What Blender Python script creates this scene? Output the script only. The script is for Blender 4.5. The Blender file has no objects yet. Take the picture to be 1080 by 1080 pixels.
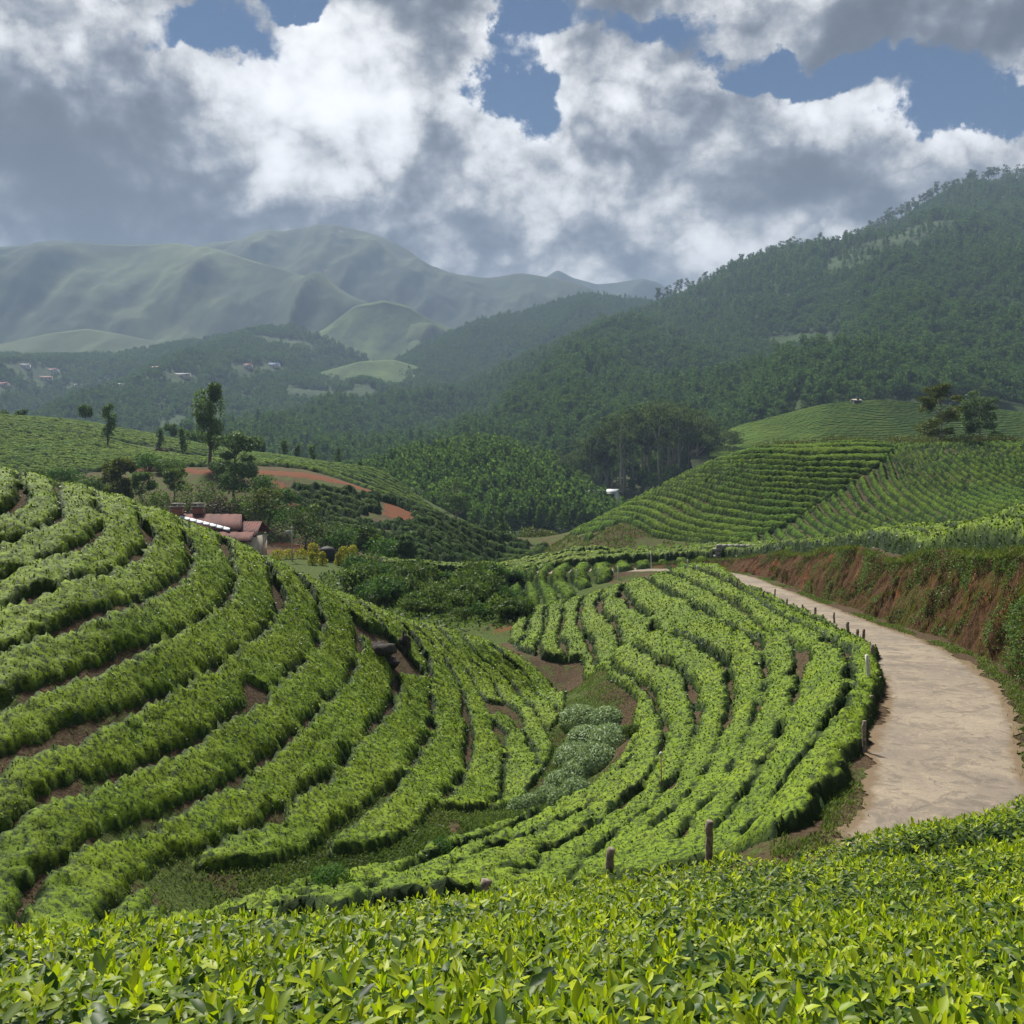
import bpy, math, random
import numpy as np
from mathutils import Vector

# ------------------------------------------------------------------ camera
F, PX0, PY0 = 1060.0, 540.0, 490.0        # focal length in photo pixels, horizon row
scene = bpy.context.scene
COL = scene.collection
cam_d = bpy.data.cameras.new('camera')
cam_d.sensor_width = 36.0
cam_d.lens = F / 1080.0 * 36.0
cam_d.shift_y = -(540.0 - PY0) / 1080.0
cam_d.clip_start = 0.1
cam_d.clip_end = 20000
cam = bpy.data.objects.new('camera', cam_d)
cam.rotation_euler = (math.radians(90), 0, 0)
COL.objects.link(cam)
scene.camera = cam

# ------------------------------------------------------------------ sun, sky, exposure
SUN_EL, SUN_AZ = math.radians(52), math.radians(-28)     # azimuth from +Y, negative = to the left
sd = bpy.data.lights.new('sun', 'SUN')
sd.energy = 4.9
sd.angle = math.radians(9)
sd.color = (1.0, 0.95, 0.84)
sun = bpy.data.objects.new('sun', sd)
dir_to_sun = Vector((math.sin(SUN_AZ) * math.cos(SUN_EL), math.cos(SUN_AZ) * math.cos(SUN_EL), math.sin(SUN_EL)))
sun.rotation_euler = dir_to_sun.to_track_quat('Z', 'Y').to_euler()
COL.objects.link(sun)
scene.view_settings.view_transform = 'Standard'
scene.view_settings.look = 'None'
scene.view_settings.gamma = 1.0
scene.view_settings.exposure = 0.98
scene.render.engine = 'CYCLES'
scene.cycles.use_denoising = True
try:
    scene.cycles.denoiser = 'OPENIMAGEDENOISE'
    scene.cycles.denoising_input_passes = 'RGB_ALBEDO_NORMAL'
except Exception:
    pass
scene.cycles.max_bounces = 5
scene.cycles.diffuse_bounces = 3
scene.cycles.glossy_bounces = 2
scene.cycles.transmission_bounces = 3
scene.cycles.volume_bounces = 0
scene.cycles.transparent_max_bounces = 4
scene.cycles.caustics_reflective = False
scene.cycles.caustics_refractive = False


class NT:
    """small helper round a node tree"""
    def __init__(s, tree):
        s.t = tree; s.n = tree.nodes; s.l = tree.links
    def node(s, typ, **kw):
        n = s.n.new(typ)
        for k, v in kw.items():
            setattr(n, k, v)
        return n
    def put(s, sock, v):
        if hasattr(v, 'is_linked') or hasattr(v, 'links'):
            s.l.new(v, sock)
        else:
            sock.default_value = v
    def math(s, op, a, b=None, c=None, clamp=False):
        n = s.node('ShaderNodeMath', operation=op, use_clamp=clamp)
        s.put(n.inputs[0], a)
        if b is not None: s.put(n.inputs[1], b)
        if c is not None: s.put(n.inputs[2], c)
        return n.outputs[0]
    def vmath(s, op, a, b=None):
        n = s.node('ShaderNodeVectorMath', operation=op)
        s.put(n.inputs[0], a)
        if b is not None: s.put(n.inputs[1], b)
        return n.outputs['Value'] if op in ('LENGTH', 'DISTANCE', 'DOT_PRODUCT') else n.outputs[0]
    def noise(s, vec, scale, detail=4, rough=0.55, dist=0.0):
        n = s.node('ShaderNodeTexNoise')
        if vec is not None: s.l.new(vec, n.inputs['Vector'])
        n.inputs['Scale'].default_value = scale
        n.inputs['Detail'].default_value = detail
        n.inputs['Roughness'].default_value = rough
        n.inputs['Distortion'].default_value = dist
        return n.outputs[0]
    def ramp(s, v, a, b, lo=0.0, hi=1.0, smooth=True):
        n = s.node('ShaderNodeMapRange', interpolation_type='SMOOTHSTEP' if smooth else 'LINEAR')
        s.put(n.inputs[0], v)
        n.inputs[1].default_value = a; n.inputs[2].default_value = b
        n.inputs[3].default_value = lo; n.inputs[4].default_value = hi
        return n.outputs[0]
    def mix(s, f, a, b, blend='MIX'):
        n = s.node('ShaderNodeMix', data_type='RGBA', blend_type=blend)
        s.put(n.inputs[0], f)
        s.put(n.inputs[6], c4(a)); s.put(n.inputs[7], c4(b))
        return n.outputs[2]


def c4(c):
    return (c[0], c[1], c[2], 1.0) if isinstance(c, (tuple, list)) else c


world = bpy.data.worlds.new('World')
scene.world = world
world.cycles.sampling_method = 'MANUAL'
world.cycles.sample_map_resolution = 512
world.use_nodes = True
W = NT(world.node_tree)
W.n.clear()
wout = W.node('ShaderNodeOutputWorld')
tc = W.node('ShaderNodeTexCoord')
D = tc.outputs['Generated']
sky = W.node('ShaderNodeTexSky', sky_type='NISHITA', sun_disc=False)
sky.sun_elevation = SUN_EL
sky.sun_rotation = SUN_AZ
sky.altitude = 1600
sky.air_density = 1.0
sky.dust_density = 0.1
sky.ozone_density = 4.0


def dir_px(px, py):
    v = Vector(((px - PX0) / F, 1.0, (PY0 - py) / F))
    return tuple(v.normalized())


def blobs(lst):
    """sum of soft elliptical patches fixed on the sky: (px, py, width, height, weight)"""
    tot = None
    for (px, py, w, h, wt) in lst:
        d = W.vmath('SUBTRACT', DW, dir_px(px, py))
        d = W.vmath('MULTIPLY', d, (F / w, 1.0, F / h))
        r2 = W.vmath('DOT_PRODUCT', d, d)
        g = W.math('MULTIPLY', W.math('EXPONENT', W.math('MULTIPLY', r2, -1.0)), wt)
        tot = g if tot is None else W.math('ADD', tot, g)
    return tot


# slightly warped direction so that the patches get ragged outlines
wn = W.node('ShaderNodeTexNoise')
W.l.new(D, wn.inputs['Vector'])
wn.inputs['Scale'].default_value = 6.5; wn.inputs['Detail'].default_value = 9; wn.inputs['Roughness'].default_value = 0.62
wo = W.vmath('MULTIPLY', W.vmath('SUBTRACT', wn.outputs['Color'], (0.5, 0.5, 0.5)), (0.24, 0.0, 0.15))
DW = W.vmath('ADD', D, wo)
N1v = W.vmath('MULTIPLY', D, (1.0, 1.0, 1.25))
nA = W.noise(N1v, 5.2, 12, 0.60, 0.1)
off = W.vmath('ADD', N1v, (-0.012, 0.0, 0.040))
nB = W.noise(off, 5.2, 4, 0.5, 0.1)
nF = W.math('ADD', W.math('MULTIPLY', W.noise(N1v, 9.0, 12, 0.66, 0.1), 0.65), W.math('MULTIPLY', W.noise(N1v, 24.0, 10, 0.66, 0.1), 0.40))
opening = blobs([(190, 40, 75, 17, .70), (570, 12, 70, 30, .62), (535, 62, 45, 40, .42), (560, 108, 75, 22, .60), (690, 40, 90, 22, .55), (300, 8, 60, 14, .4), (570, 140, 45, 20, .3),
                 (840, 92, 110, 22, .95), (1010, 122, 70, 24, .9), (285, 2, 60, 14, .6), (760, 85, 50, 22, .6), (630, 85, 40, 18, -.3),
                 (690, 105, 60, 26, -.85), (480, 45, 60, 30, -.6), (90, 2, 40, 10, .4)])
dens = W.math('ADD', W.math('SUBTRACT', 1.04, W.math('MULTIPLY', opening, 1.2)), W.math('MULTIPLY', W.math('SUBTRACT', nA, 0.5), 2.1))
alpha = W.ramp(dens, 0.39, 0.62)
edge = W.ramp(dens, 0.45, 1.15)
lit = W.math('MULTIPLY', W.math('SUBTRACT', nA, nB), 2.8)
bright = blobs([(330, 160, 95, 55, .36), (130, 85, 120, 34, .34), (45, 60, 60, 30, .20), (400, 120, 90, 60, .16), (470, 30, 80, 26, .25),
                (650, 90, 70, 34, .25), (300, 60, 60, 40, .1), (890, 135, 110, 20, .28), (1040, 165, 60, 20, .3), (745, 282, 35, 12, .35),
                (560, 190, 80, 40, .28), (690, 220, 120, 40, .16), (560, 245, 40, 16, .22), (1060, 85, 50, 20, .15), (430, 220, 60, 20, .12),
                (20, 150, 70, 75, -.52), (100, 165, 100, 45, -.44), (90, 236, 170, 26, -.34), (260, 238, 100, 22, -.34), (980, 38, 130, 34, -.32),
                (760, 35, 90, 20, -.12), (450, 172, 60, 26, -.16), (850, 185, 90, 34, -.14), (470, 252, 120, 20, -.26), (85, 60, 30, 30, -.22),
                (620, 268, 80, 16, -.16), (340, 215, 50, 20, -.08), (640, 165, 40, 26, -.12), (40, 20, 40, 20, -.1), (170, 120, 40, 25, -.1)])
NW = W.vmath('ADD', N1v, W.vmath('MULTIPLY', W.vmath('SUBTRACT', wn.outputs['Color'], (0.5, 0.5, 0.5)), (0.09, 0.09, 0.09)))
def billow(sc, k):
    return W.math('MULTIPLY', W.math('SUBTRACT', W.math('ABSOLUTE', W.math('SUBTRACT', W.noise(NW, sc, 1.5, 0.4), 0.5)), 0.075), k)
puffs = W.math('ADD', W.math('ADD', billow(7.0, 1.5), billow(15.0, 1.1)), billow(34.0, 0.7))
lum = W.math('ADD', W.math('ADD', 0.585, W.math('MULTIPLY', bright, 0.80)), W.math('ADD', lit, W.math('MULTIPLY', W.math('SUBTRACT', nF, 0.5), 1.3)))
lum = W.math('ADD', lum, puffs)
lum = W.math('SUBTRACT', lum, W.math('MULTIPLY', W.math('SUBTRACT', edge, 0.5), 0.10))
lum = W.math('ADD', 0.685, W.math('MULTIPLY', W.math('TANH', W.math('MULTIPLY', W.math('SUBTRACT', lum, 0.60), 2.4)), 0.30))
lum = W.math('POWER', lum, 3.0)
sep = W.node('ShaderNodeSeparateXYZ'); W.l.new(D, sep.inputs[0])
lum = W.math('MULTIPLY', lum, W.ramp(sep.outputs[1], -0.35, 0.55, 0.50, 1.0))      # unseen cloud deck behind the camera, dimmed to deepen shade on the hedge sides
tint = W.mix(W.ramp(lum, 0.02, 0.5), (0.86, 0.95, 1.12), (1.0, 1.0, 1.0))
cl = W.mix(1.0, tint, (1, 1, 1), 'MULTIPLY')
cs = W.node('ShaderNodeVectorMath', operation='SCALE')
W.l.new(cl, cs.inputs[0]); W.l.new(lum, cs.inputs['Scale'])
cloud_bg = W.node('ShaderNodeBackground')
W.l.new(cs.outputs[0], cloud_bg.inputs[0]); cloud_bg.inputs[1].default_value = 0.73
sky_bg = W.node('ShaderNodeBackground')
W.l.new(W.mix(1.0, sky.outputs[0], (0.27, 0.43, 0.52), 'MULTIPLY'), sky_bg.inputs[0]); sky_bg.inputs[1].default_value = 0.05
mx = W.node('ShaderNodeMixShader')
W.l.new(alpha, mx.inputs[0]); W.l.new(sky_bg.outputs[0], mx.inputs[1]); W.l.new(cloud_bg.outputs[0], mx.inputs[2])
W.l.new(mx.outputs[0], wout.inputs[0])

# ------------------------------------------------------------------ numpy helpers
rng = np.random.default_rng(7)


def _hash(ix, iy, iz, seed):
    h = (ix.astype(np.int64) * 374761393 + iy.astype(np.int64) * 668265263 + iz.astype(np.int64) * 2147483647 + seed * 974634777) & 0xFFFFFFFF
    h = ((h ^ (h >> 13)) * 1274126177) & 0xFFFFFFFF
    h = (h ^ (h >> 16)) & 0xFFFFFF
    return h / float(0xFFFFFF)


def vnoise(x, y, z=None, seed=0):
    """smooth value noise, about -1..1"""
    x = np.asarray(x, float); y = np.asarray(y, float)
    ix, iy = np.floor(x), np.floor(y)
    fx, fy = x - ix, y - iy
    fx = fx * fx * (3 - 2 * fx); fy = fy * fy * (3 - 2 * fy)
    if z is None:
        zz = np.zeros_like(ix)
        a = _hash(ix, iy, zz, seed); b = _hash(ix + 1, iy, zz, seed)
        c = _hash(ix, iy + 1, zz, seed); d = _hash(ix + 1, iy + 1, zz, seed)
        return 2 * ((a * (1 - fx) + b * fx) * (1 - fy) + (c * (1 - fx) + d * fx) * fy) - 1
    z = np.asarray(z, float)
    iz = np.floor(z); fz = z - iz; fz = fz * fz * (3 - 2 * fz)
    r = 0
    for k, wz in ((0, 1 - fz), (1, fz)):
        a = _hash(ix, iy, iz + k, seed); b = _hash(ix + 1, iy, iz + k, seed)
        c = _hash(ix, iy + 1, iz + k, seed); d = _hash(ix + 1, iy + 1, iz + k, seed)
        r = r + wz * ((a * (1 - fx) + b * fx) * (1 - fy) + (c * (1 - fx) + d * fx) * fy)
    return 2 * r - 1


def worley(x, y, seed=0):
    """nearest-cell distance, gap to the second nearest, and a random value per cell"""
    ix, iy = np.floor(x), np.floor(y)
    d1 = np.full(x.shape, 9.0); d2 = np.full(x.shape, 9.0); rv = np.zeros(x.shape)
    zz = np.zeros_like(ix)
    for dx in (-1, 0, 1):
        for dy in (-1, 0, 1):
            cx = ix + dx; cy = iy + dy
            px = cx + .1 + .8 * _hash(cx, cy, zz, seed); py = cy + .1 + .8 * _hash(cx, cy, zz, seed + 1)
            d = np.hypot(x - px, y - py); r = _hash(cx, cy, zz, seed + 2)
            n1 = d < d1
            d2 = np.where(n1, d1, np.minimum(d2, d)); rv = np.where(n1, r, rv); d1 = np.minimum(d1, d)
    return d1, d2 - d1, rv


def fbm(x, y, z=None, oct=4, seed=0, rough=0.5):
    s, a, t = 0, 1.0, 0.0
    for o in range(oct):
        k = 2.03 ** o
        s = s + a * vnoise(np.asarray(x) * k + 7.3 * o, np.asarray(y) * k - 3.1 * o, None if z is None else np.asarray(z) * k, seed + o)
        t += a; a *= rough
    return s / t


def sstep(x, a, b):
    t = np.clip((x - a) / (b - a), 0, 1)
    return t * t * (3 - 2 * t)


def at(px, py, Y):
    """where a picture position lies at forward distance Y (metres)"""
    return ((px - PX0) / F * Y, Y, (PY0 - py) / F * Y)


class RBF:
    def __init__(s, P, v, c=3.0, smooth=1e-3):
        s.P = np.asarray(P, float)[:, :2]; s.c = c
        n = len(s.P)
        d = np.sqrt(((s.P[:, None] - s.P[None]) ** 2).sum(-1) + c * c)
        A = np.zeros((n + 3, n + 3))
        A[:n, :n] = -d + np.eye(n) * -smooth * -1
        A[:n, n] = 1; A[:n, n + 1:] = s.P
        A[n, :n] = 1; A[n + 1:, :n] = s.P.T
        b = np.zeros(n + 3); b[:n] = v
        s.w = np.linalg.solve(A, b)
    def __call__(s, X, Y):
        X = np.asarray(X, float); Y = np.asarray(Y, float)
        sh = X.shape; X = X.ravel(); Y = Y.ravel()
        out = np.empty(len(X))
        n = len(s.P)
        for i in range(0, len(X), 40000):
            x = X[i:i + 40000, None]; y = Y[i:i + 40000, None]
            d = np.sqrt((x - s.P[:, 0]) ** 2 + (y - s.P[:, 1]) ** 2 + s.c ** 2)
            out[i:i + 40000] = -d @ s.w[:n] + s.w[n] + s.w[n + 1] * x[:, 0] + s.w[n + 2] * y[:, 0]
        return out.reshape(sh)


def mesh_np(name, V, Q, mats=(), attrs=None, fmat=None, smooth=False, parent=None, T3=None):
    """mesh object from numpy vertices, quads (n,4) and optional triangles (m,3)"""
    me = bpy.data.meshes.new(name)
    V = np.asarray(V, np.float32)
    Q = np.asarray(Q, np.int32).reshape(-1, 4)
    me.vertices.add(len(V)); me.vertices.foreach_set('co', V.ravel())
    loops = Q.ravel(); starts = np.arange(len(Q)) * 4; tot = np.full(len(Q), 4)
    if T3 is not None and len(T3):
        T3 = np.asarray(T3, np.int32).reshape(-1, 3)
        starts = np.concatenate([starts, len(loops) + np.arange(len(T3)) * 3]); tot = np.concatenate([tot, np.full(len(T3), 3)])
        loops = np.concatenate([loops, T3.ravel()])
    me.loops.add(len(loops)); me.loops.foreach_set('vertex_index', loops.astype(np.int32))
    me.polygons.add(len(starts))
    me.polygons.foreach_set('loop_start', starts.astype(np.int32))
    me.polygons.foreach_set('loop_total', tot.astype(np.int32))
    for m in mats:
        me.materials.append(m)
    if fmat is not None:
        me.polygons.foreach_set('material_index', np.asarray(fmat, np.int32))
    if smooth:
        me.polygons.foreach_set('use_smooth', np.ones(len(starts), bool))
    if attrs:
        for k, a in attrs.items():
            at_ = me.attributes.new(k, 'FLOAT', 'POINT')
            at_.data.foreach_set('value', np.asarray(a, np.float32).ravel())
    me.update(calc_edges=True)
    o = bpy.data.objects.new(name, me)
    COL.objects.link(o)
    if parent: o.parent = parent
    return o


def tag(o, label=None, cat=None, group=None, kind=None):
    if label: o['label'] = label
    if cat: o['category'] = cat
    if group: o['group'] = group
    if kind: o['kind'] = kind
    return o


def empty(name, loc, rz=0.0, sc=1.0):
    o = bpy.data.objects.new(name, None)
    o.location = loc; o.rotation_euler = (0, 0, rz); o.scale = (sc, sc, sc)
    o.empty_display_size = 0.2
    COL.objects.link(o)
    return o


def copy_tree(o, parent=None):
    c = o.copy(); COL.objects.link(c)
    if parent: c.parent = parent
    for ch in list(o.children):
        copy_tree(ch, c)
    return c


class MB:
    """collects simple solids into one mesh"""
    def __init__(s): s.V = []; s.Q = []; s.T = []; s.M = []; s.MT = []
    def add(s, V, Q, T=(), m=0):
        b = len(s.V)
        s.V += [tuple(v) for v in V]
        for q in Q: s.Q.append([b + i for i in q]); s.M.append(m)
        for t in T: s.T.append([b + i for i in t]); s.MT.append(m)
    def box(s, c, d, rz=0.0, m=0, taper=1.0):
        cx, cy, cz = c; V = []
        for z, k in ((-.5, 1), (.5, taper)):
            for x, y in ((-.5, -.5), (.5, -.5), (.5, .5), (-.5, .5)):
                X, Y = x * d[0] * k, y * d[1] * k
                V.append((cx + X * math.cos(rz) - Y * math.sin(rz), cy + X * math.sin(rz) + Y * math.cos(rz), cz + z * d[2]))
        s.add(V, [(0, 3, 2, 1), (4, 5, 6, 7), (0, 1, 5, 4), (1, 2, 6, 5), (2, 3, 7, 6), (3, 0, 4, 7)], m=m)
    def tube(s, pts, rad, n=7, m=0):
        pts = [Vector(p) for p in pts]; V = []; Q = []
        for i, p in enumerate(pts):
            t = (pts[min(i + 1, len(pts) - 1)] - pts[max(i - 1, 0)]).normalized()
            u = t.cross(Vector((0.13, 0.97, 0.21))).normalized(); w = t.cross(u)
            r = rad[i] if isinstance(rad, (list, tuple)) else rad
            for k in range(n):
                a = 2 * math.pi * k / n
                V.append(p + u * (r * math.cos(a)) + w * (r * math.sin(a)))
        for i in range(len(pts) - 1):
            for k in range(n):
                Q.append((i * n + k, i * n + (k + 1) % n, (i + 1) * n + (k + 1) % n, (i + 1) * n + k))
        b = len(V); V += [pts[0], pts[-1]]
        T = [(b, (k + 1) % n, k) for k in range(n)] + [(b + 1, (len(pts) - 1) * n + k, (len(pts) - 1) * n + (k + 1) % n) for k in range(n)]
        s.add(V, Q, T, m)
    def build(s, name, mats, parent=None, smooth=False, attrs=None):
        if not isinstance(mats, (list, tuple)): mats = [mats]
        return mesh_np(name, np.array(s.V), np.array(s.Q) if s.Q else np.zeros((0, 4)), mats, attrs, s.M + s.MT, smooth, parent, s.T)


# ------------------------------------------------------------------ materials
def new_mat(name):
    m = bpy.data.materials.new(name); m.use_nodes = True
    t = NT(m.node_tree); t.n.clear()
    out = t.node('ShaderNodeOutputMaterial')
    t.pos = t.node('ShaderNodeNewGeometry').outputs['Position']
    t.out = out
    return m, t


def finish(t, color, rough=0.8, bump=None, bdist=0.05, bstr=0.6, spec=0.3, transl=None, tw=0.35, shader_only=False):
    p = t.node('ShaderNodeBsdfPrincipled')
    t.put(p.inputs['Base Color'], c4(color)); t.put(p.inputs['Roughness'], rough)
    p.inputs['Specular IOR Level'].default_value = spec
    if bump is not None:
        b = t.node('ShaderNodeBump'); b.inputs['Strength'].default_value = bstr; b.inputs['Distance'].default_value = bdist
        t.put(b.inputs['Height'], bump); t.l.new(b.outputs[0], p.inputs['Normal'])
    sh = p.outputs[0]
    if transl is not None:
        tr = t.node('ShaderNodeBsdfTranslucent'); t.put(tr.inputs[0], c4(transl))
        mxs = t.node('ShaderNodeMixShader'); mxs.inputs[0].default_value = tw
        t.l.new(sh, mxs.inputs[1]); t.l.new(tr.outputs[0], mxs.inputs[2]); sh = mxs.outputs[0]
    t.l.new(sh, t.out.inputs[0])


def attr(t, name):
    n = t.node('ShaderNodeAttribute'); n.attribute_name = name
    return n.outputs['Fac']


def plain(name, col, rough=0.7, var=0.25, scale=6.0, spec=0.3, bump=True):
    m, t = new_mat(name)
    n = t.noise(t.pos, scale, 5)
    c = t.mix(t.ramp(n, 0.3, 0.7), tuple(x * (1 - var) for x in col), tuple(x * (1 + var) for x in col))
    finish(t, c, rough, n if bump else None, 0.02, 0.4, spec)
    return m


def foliage(name, dark, light, rnd='island', tw=0.3, rough=0.55, young=None, scale=None, spec=0.12, obj=0.0):
    """leaves: colour varies from leaf to leaf, and by noise patch; 'young' attribute mixes to the fresh-shoot colour"""
    m, t = new_mat(name)
    g = t.node('ShaderNodeNewGeometry')
    r = g.outputs['Random Per Island']
    c = t.mix(r, dark, light)
    if scale:
        n = t.noise(t.pos, scale, 3)
        c = t.mix(t.ramp(n, 0.35, 0.65), t.mix(1.0, c, (0.62, 0.68, 0.75), 'MULTIPLY'), c)
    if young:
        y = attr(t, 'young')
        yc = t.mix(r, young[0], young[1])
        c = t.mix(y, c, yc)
    if obj:
        oi = t.node('ShaderNodeObjectInfo').outputs['Random']
        c = t.mix(t.math('MULTIPLY', oi, obj), c, t.mix(1.0, c, (1.9, 1.7, 1.2), 'MULTIPLY'))
    sc = t.mix(1.0, c, (1.15, 1.2, 0.6), 'MULTIPLY')
    finish(t, c, rough, spec=spec, transl=sc, tw=tw)
    return m


M = {}
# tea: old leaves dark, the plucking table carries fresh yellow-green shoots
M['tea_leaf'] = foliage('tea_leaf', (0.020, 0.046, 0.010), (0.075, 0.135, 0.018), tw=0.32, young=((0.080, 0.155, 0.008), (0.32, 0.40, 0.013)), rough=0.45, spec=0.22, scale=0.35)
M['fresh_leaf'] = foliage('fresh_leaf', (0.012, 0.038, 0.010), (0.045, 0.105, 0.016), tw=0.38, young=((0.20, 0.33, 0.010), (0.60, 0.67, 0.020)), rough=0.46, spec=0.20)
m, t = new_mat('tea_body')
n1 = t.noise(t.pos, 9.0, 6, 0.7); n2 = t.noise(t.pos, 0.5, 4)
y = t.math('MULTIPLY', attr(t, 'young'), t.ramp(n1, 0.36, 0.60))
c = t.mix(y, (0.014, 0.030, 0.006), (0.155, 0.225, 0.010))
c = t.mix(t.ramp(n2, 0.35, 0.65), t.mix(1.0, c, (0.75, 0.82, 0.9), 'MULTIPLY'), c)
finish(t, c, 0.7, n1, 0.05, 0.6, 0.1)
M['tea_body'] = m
# distant tea: no separate leaves
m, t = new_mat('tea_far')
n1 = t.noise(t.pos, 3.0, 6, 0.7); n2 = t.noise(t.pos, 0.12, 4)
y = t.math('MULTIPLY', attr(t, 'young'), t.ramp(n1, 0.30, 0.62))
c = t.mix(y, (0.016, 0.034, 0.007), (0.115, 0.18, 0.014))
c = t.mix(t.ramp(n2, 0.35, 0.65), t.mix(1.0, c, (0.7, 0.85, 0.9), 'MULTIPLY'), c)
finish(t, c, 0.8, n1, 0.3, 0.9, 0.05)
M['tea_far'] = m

# ground: brown earth with moss and grass; red clay where it was cut
m, t = new_mat('soil')
n1 = t.noise(t.pos, 0.9, 8, 0.65); n2 = t.noise(t.pos, 11.0, 8, 0.7); n3 = t.noise(t.pos, 0.22, 4)
c = t.mix(t.ramp(n2, 0.3, 0.7), (0.030, 0.021, 0.013), (0.105, 0.070, 0.042))
n6 = t.noise(t.pos, 38.0, 5, 0.7)
c = t.mix(t.ramp(n6, 0.55, 0.66, 0, .7), c, (0.17, 0.125, 0.080))
gr = t.mix(t.ramp(n2, 0.35, 0.65), (0.022, 0.042, 0.010), (0.090, 0.120, 0.028))
gf = t.math('ADD', t.math('ADD', t.math('MULTIPLY', attr(t, 'grassy'), 0.95), t.math('MULTIPLY', t.math('SUBTRACT', n1, 0.5), 2.4)), t.math('MULTIPLY', t.math('SUBTRACT', n2, 0.5), 0.9))
c = t.mix(t.ramp(gf, 0.35, 0.75), c, gr)
rd = t.mix(t.ramp(n2, 0.3, 0.7), (0.075, 0.030, 0.015), (0.20, 0.075, 0.036))
rf = t.math('ADD', attr(t, 'red'), t.math('MULTIPLY', t.math('SUBTRACT', n1, 0.5), 1.7))
c = t.mix(t.ramp(rf, 0.40, 0.65), c, rd)
finish(t, c, 0.95, n2, 0.10, 0.8, 0.1)
M['soil'] = m

m, t = new_mat('dirt_road')
n1 = t.noise(t.pos, 0.55, 6, 0.6, 0.4); n2 = t.noise(t.pos, 24.0, 8, 0.75); n3 = t.noise(t.pos, 2.2, 7, 0.7, 0.6); n4 = t.noise(t.pos, 90.0, 3, 0.6)
c = t.mix(t.ramp(n1, 0.35, 0.65), (0.180, 0.150, 0.120), (0.275, 0.228, 0.172))
c = t.mix(t.ramp(n3, 0.56, 0.68), c, (0.115, 0.102, 0.088))
c = t.mix(t.ramp(n3, 0.42, 0.30), c, (0.30, 0.245, 0.18))
n5 = t.noise(t.pos, 1.3, 9, 0.72, 1.4)
c = t.mix(t.ramp(n5, 0.50, 0.58, 0.0, 0.65), c, (0.120, 0.100, 0.082))
c = t.mix(t.ramp(t.noise(t.pos, 3.4, 8, 0.75, 0.8), 0.55, 0.62, 0.0, 0.5), c, (0.34, 0.27, 0.19))
c = t.mix(t.ramp(n2, 0.40, 0.70, 0.0, 0.55), c, (0.115, 0.10, 0.085))
c = t.mix(t.ramp(n4, 0.60, 0.72, 0.0, 0.6), c, (0.36, 0.335, 0.30))
vo = t.node('ShaderNodeTexVoronoi', feature='DISTANCE_TO_EDGE')
vo.inputs['Scale'].default_value = 0.8
wv = t.node('ShaderNodeTexNoise'); wv.inputs['Scale'].default_value = 1.4; wv.inputs['Detail'].default_value = 6
t.l.new(t.pos, wv.inputs['Vector'])
t.l.new(t.vmath('ADD', t.pos, t.vmath('MULTIPLY', wv.outputs['Color'], (1.6, 1.6, 0.0))), vo.inputs['Vector'])
crack = t.math('MULTIPLY', t.ramp(vo.outputs[0], 0.030, 0.0), t.ramp(t.noise(t.pos, 0.7, 3), 0.52, 0.62))
c = t.mix(t.math('MULTIPLY', crack, 0.22), c, (0.07, 0.055, 0.045))
e = attr(t, 'edge')
c = t.mix(t.ramp(t.math('ADD', e, t.math('MULTIPLY', t.math('SUBTRACT', n3, 0.5), 0.9)), 0.45, 0.8), c, t.mix(n2, (0.085, 0.060, 0.036), (0.20, 0.145, 0.090)))
bh = t.math('SUBTRACT', t.math('ADD', t.math('MULTIPLY', n2, 0.4), n3), t.math('MULTIPLY', crack, 0.2))
finish(t, c, 0.9, bh, 0.03, 0.5, 0.2)
M['road'] = m

m, t = new_mat('clay_bank')
st = t.vmath('MULTIPLY', t.pos, (1.0, 1.0, 0.35))
n1 = t.noise(st, 0.9, 8, 0.68, 0.5); n2 = t.noise(st, 9.0, 8, 0.75, 0.3); n3 = t.noise(t.pos, 0.33, 5, 0.6)
c = t.mix(t.ramp(n2, 0.32, 0.7), (0.035, 0.020, 0.009), (0.145, 0.078, 0.036))
c = t.mix(t.ramp(n1, 0.54, 0.70), c, t.mix(n2, (0.12, 0.034, 0.014), (0.34, 0.115, 0.055)))
c = t.mix(t.ramp(n3, 0.50, 0.66, 0.0, 0.75), c, t.mix(n2, (0.045, 0.050, 0.012), (0.12, 0.115, 0.028)))
c = t.mix(t.ramp(n1, 0.42, 0.30, 0.0, 0.8), c, (0.045, 0.028, 0.016))
finish(t, c, 0.95, t.math('ADD', n1, n2), 0.22, 0.9, 0.1)
M['bank'] = m
M['rock'] = plain('dark_rock', (0.045, 0.042, 0.040), 0.8, 0.6, 5.0)
M['grass'] = foliage('grass_blade', (0.056, 0.100, 0.019), (0.175, 0.237, 0.050), tw=0.3)
M['drygrass'] = foliage('dry_grass', (0.075, 0.085, 0.025), (0.17, 0.17, 0.060), tw=0.25)
M['scrub'] = foliage('scrub_leaf', (0.034, 0.085, 0.023), (0.104, 0.199, 0.042), tw=0.40, scale=0.6)
M['broad'] = foliage('broad_leaf', (0.045, 0.085, 0.022), (0.14, 0.20, 0.045), tw=0.40, scale=0.5)
M['creeper'] = foliage('creeper_leaf', (0.19, 0.27, 0.15), (0.36, 0.45, 0.27), tw=0.2)
M['tree_green'] = foliage('tree_green', (0.038, 0.084, 0.025), (0.116, 0.190, 0.053), tw=0.35, obj=0.3)
M['tree_grey'] = foliage('tree_grey', (0.050, 0.096, 0.050), (0.138, 0.208, 0.104), tw=0.35)
M['tree_olive'] = foliage('tree_olive', (0.049, 0.070, 0.014), (0.133, 0.161, 0.035), tw=0.35)
M['tree_brown'] = foliage('tree_brown', (0.035, 0.028, 0.018), (0.085, 0.065, 0.040), tw=0.2)
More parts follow.
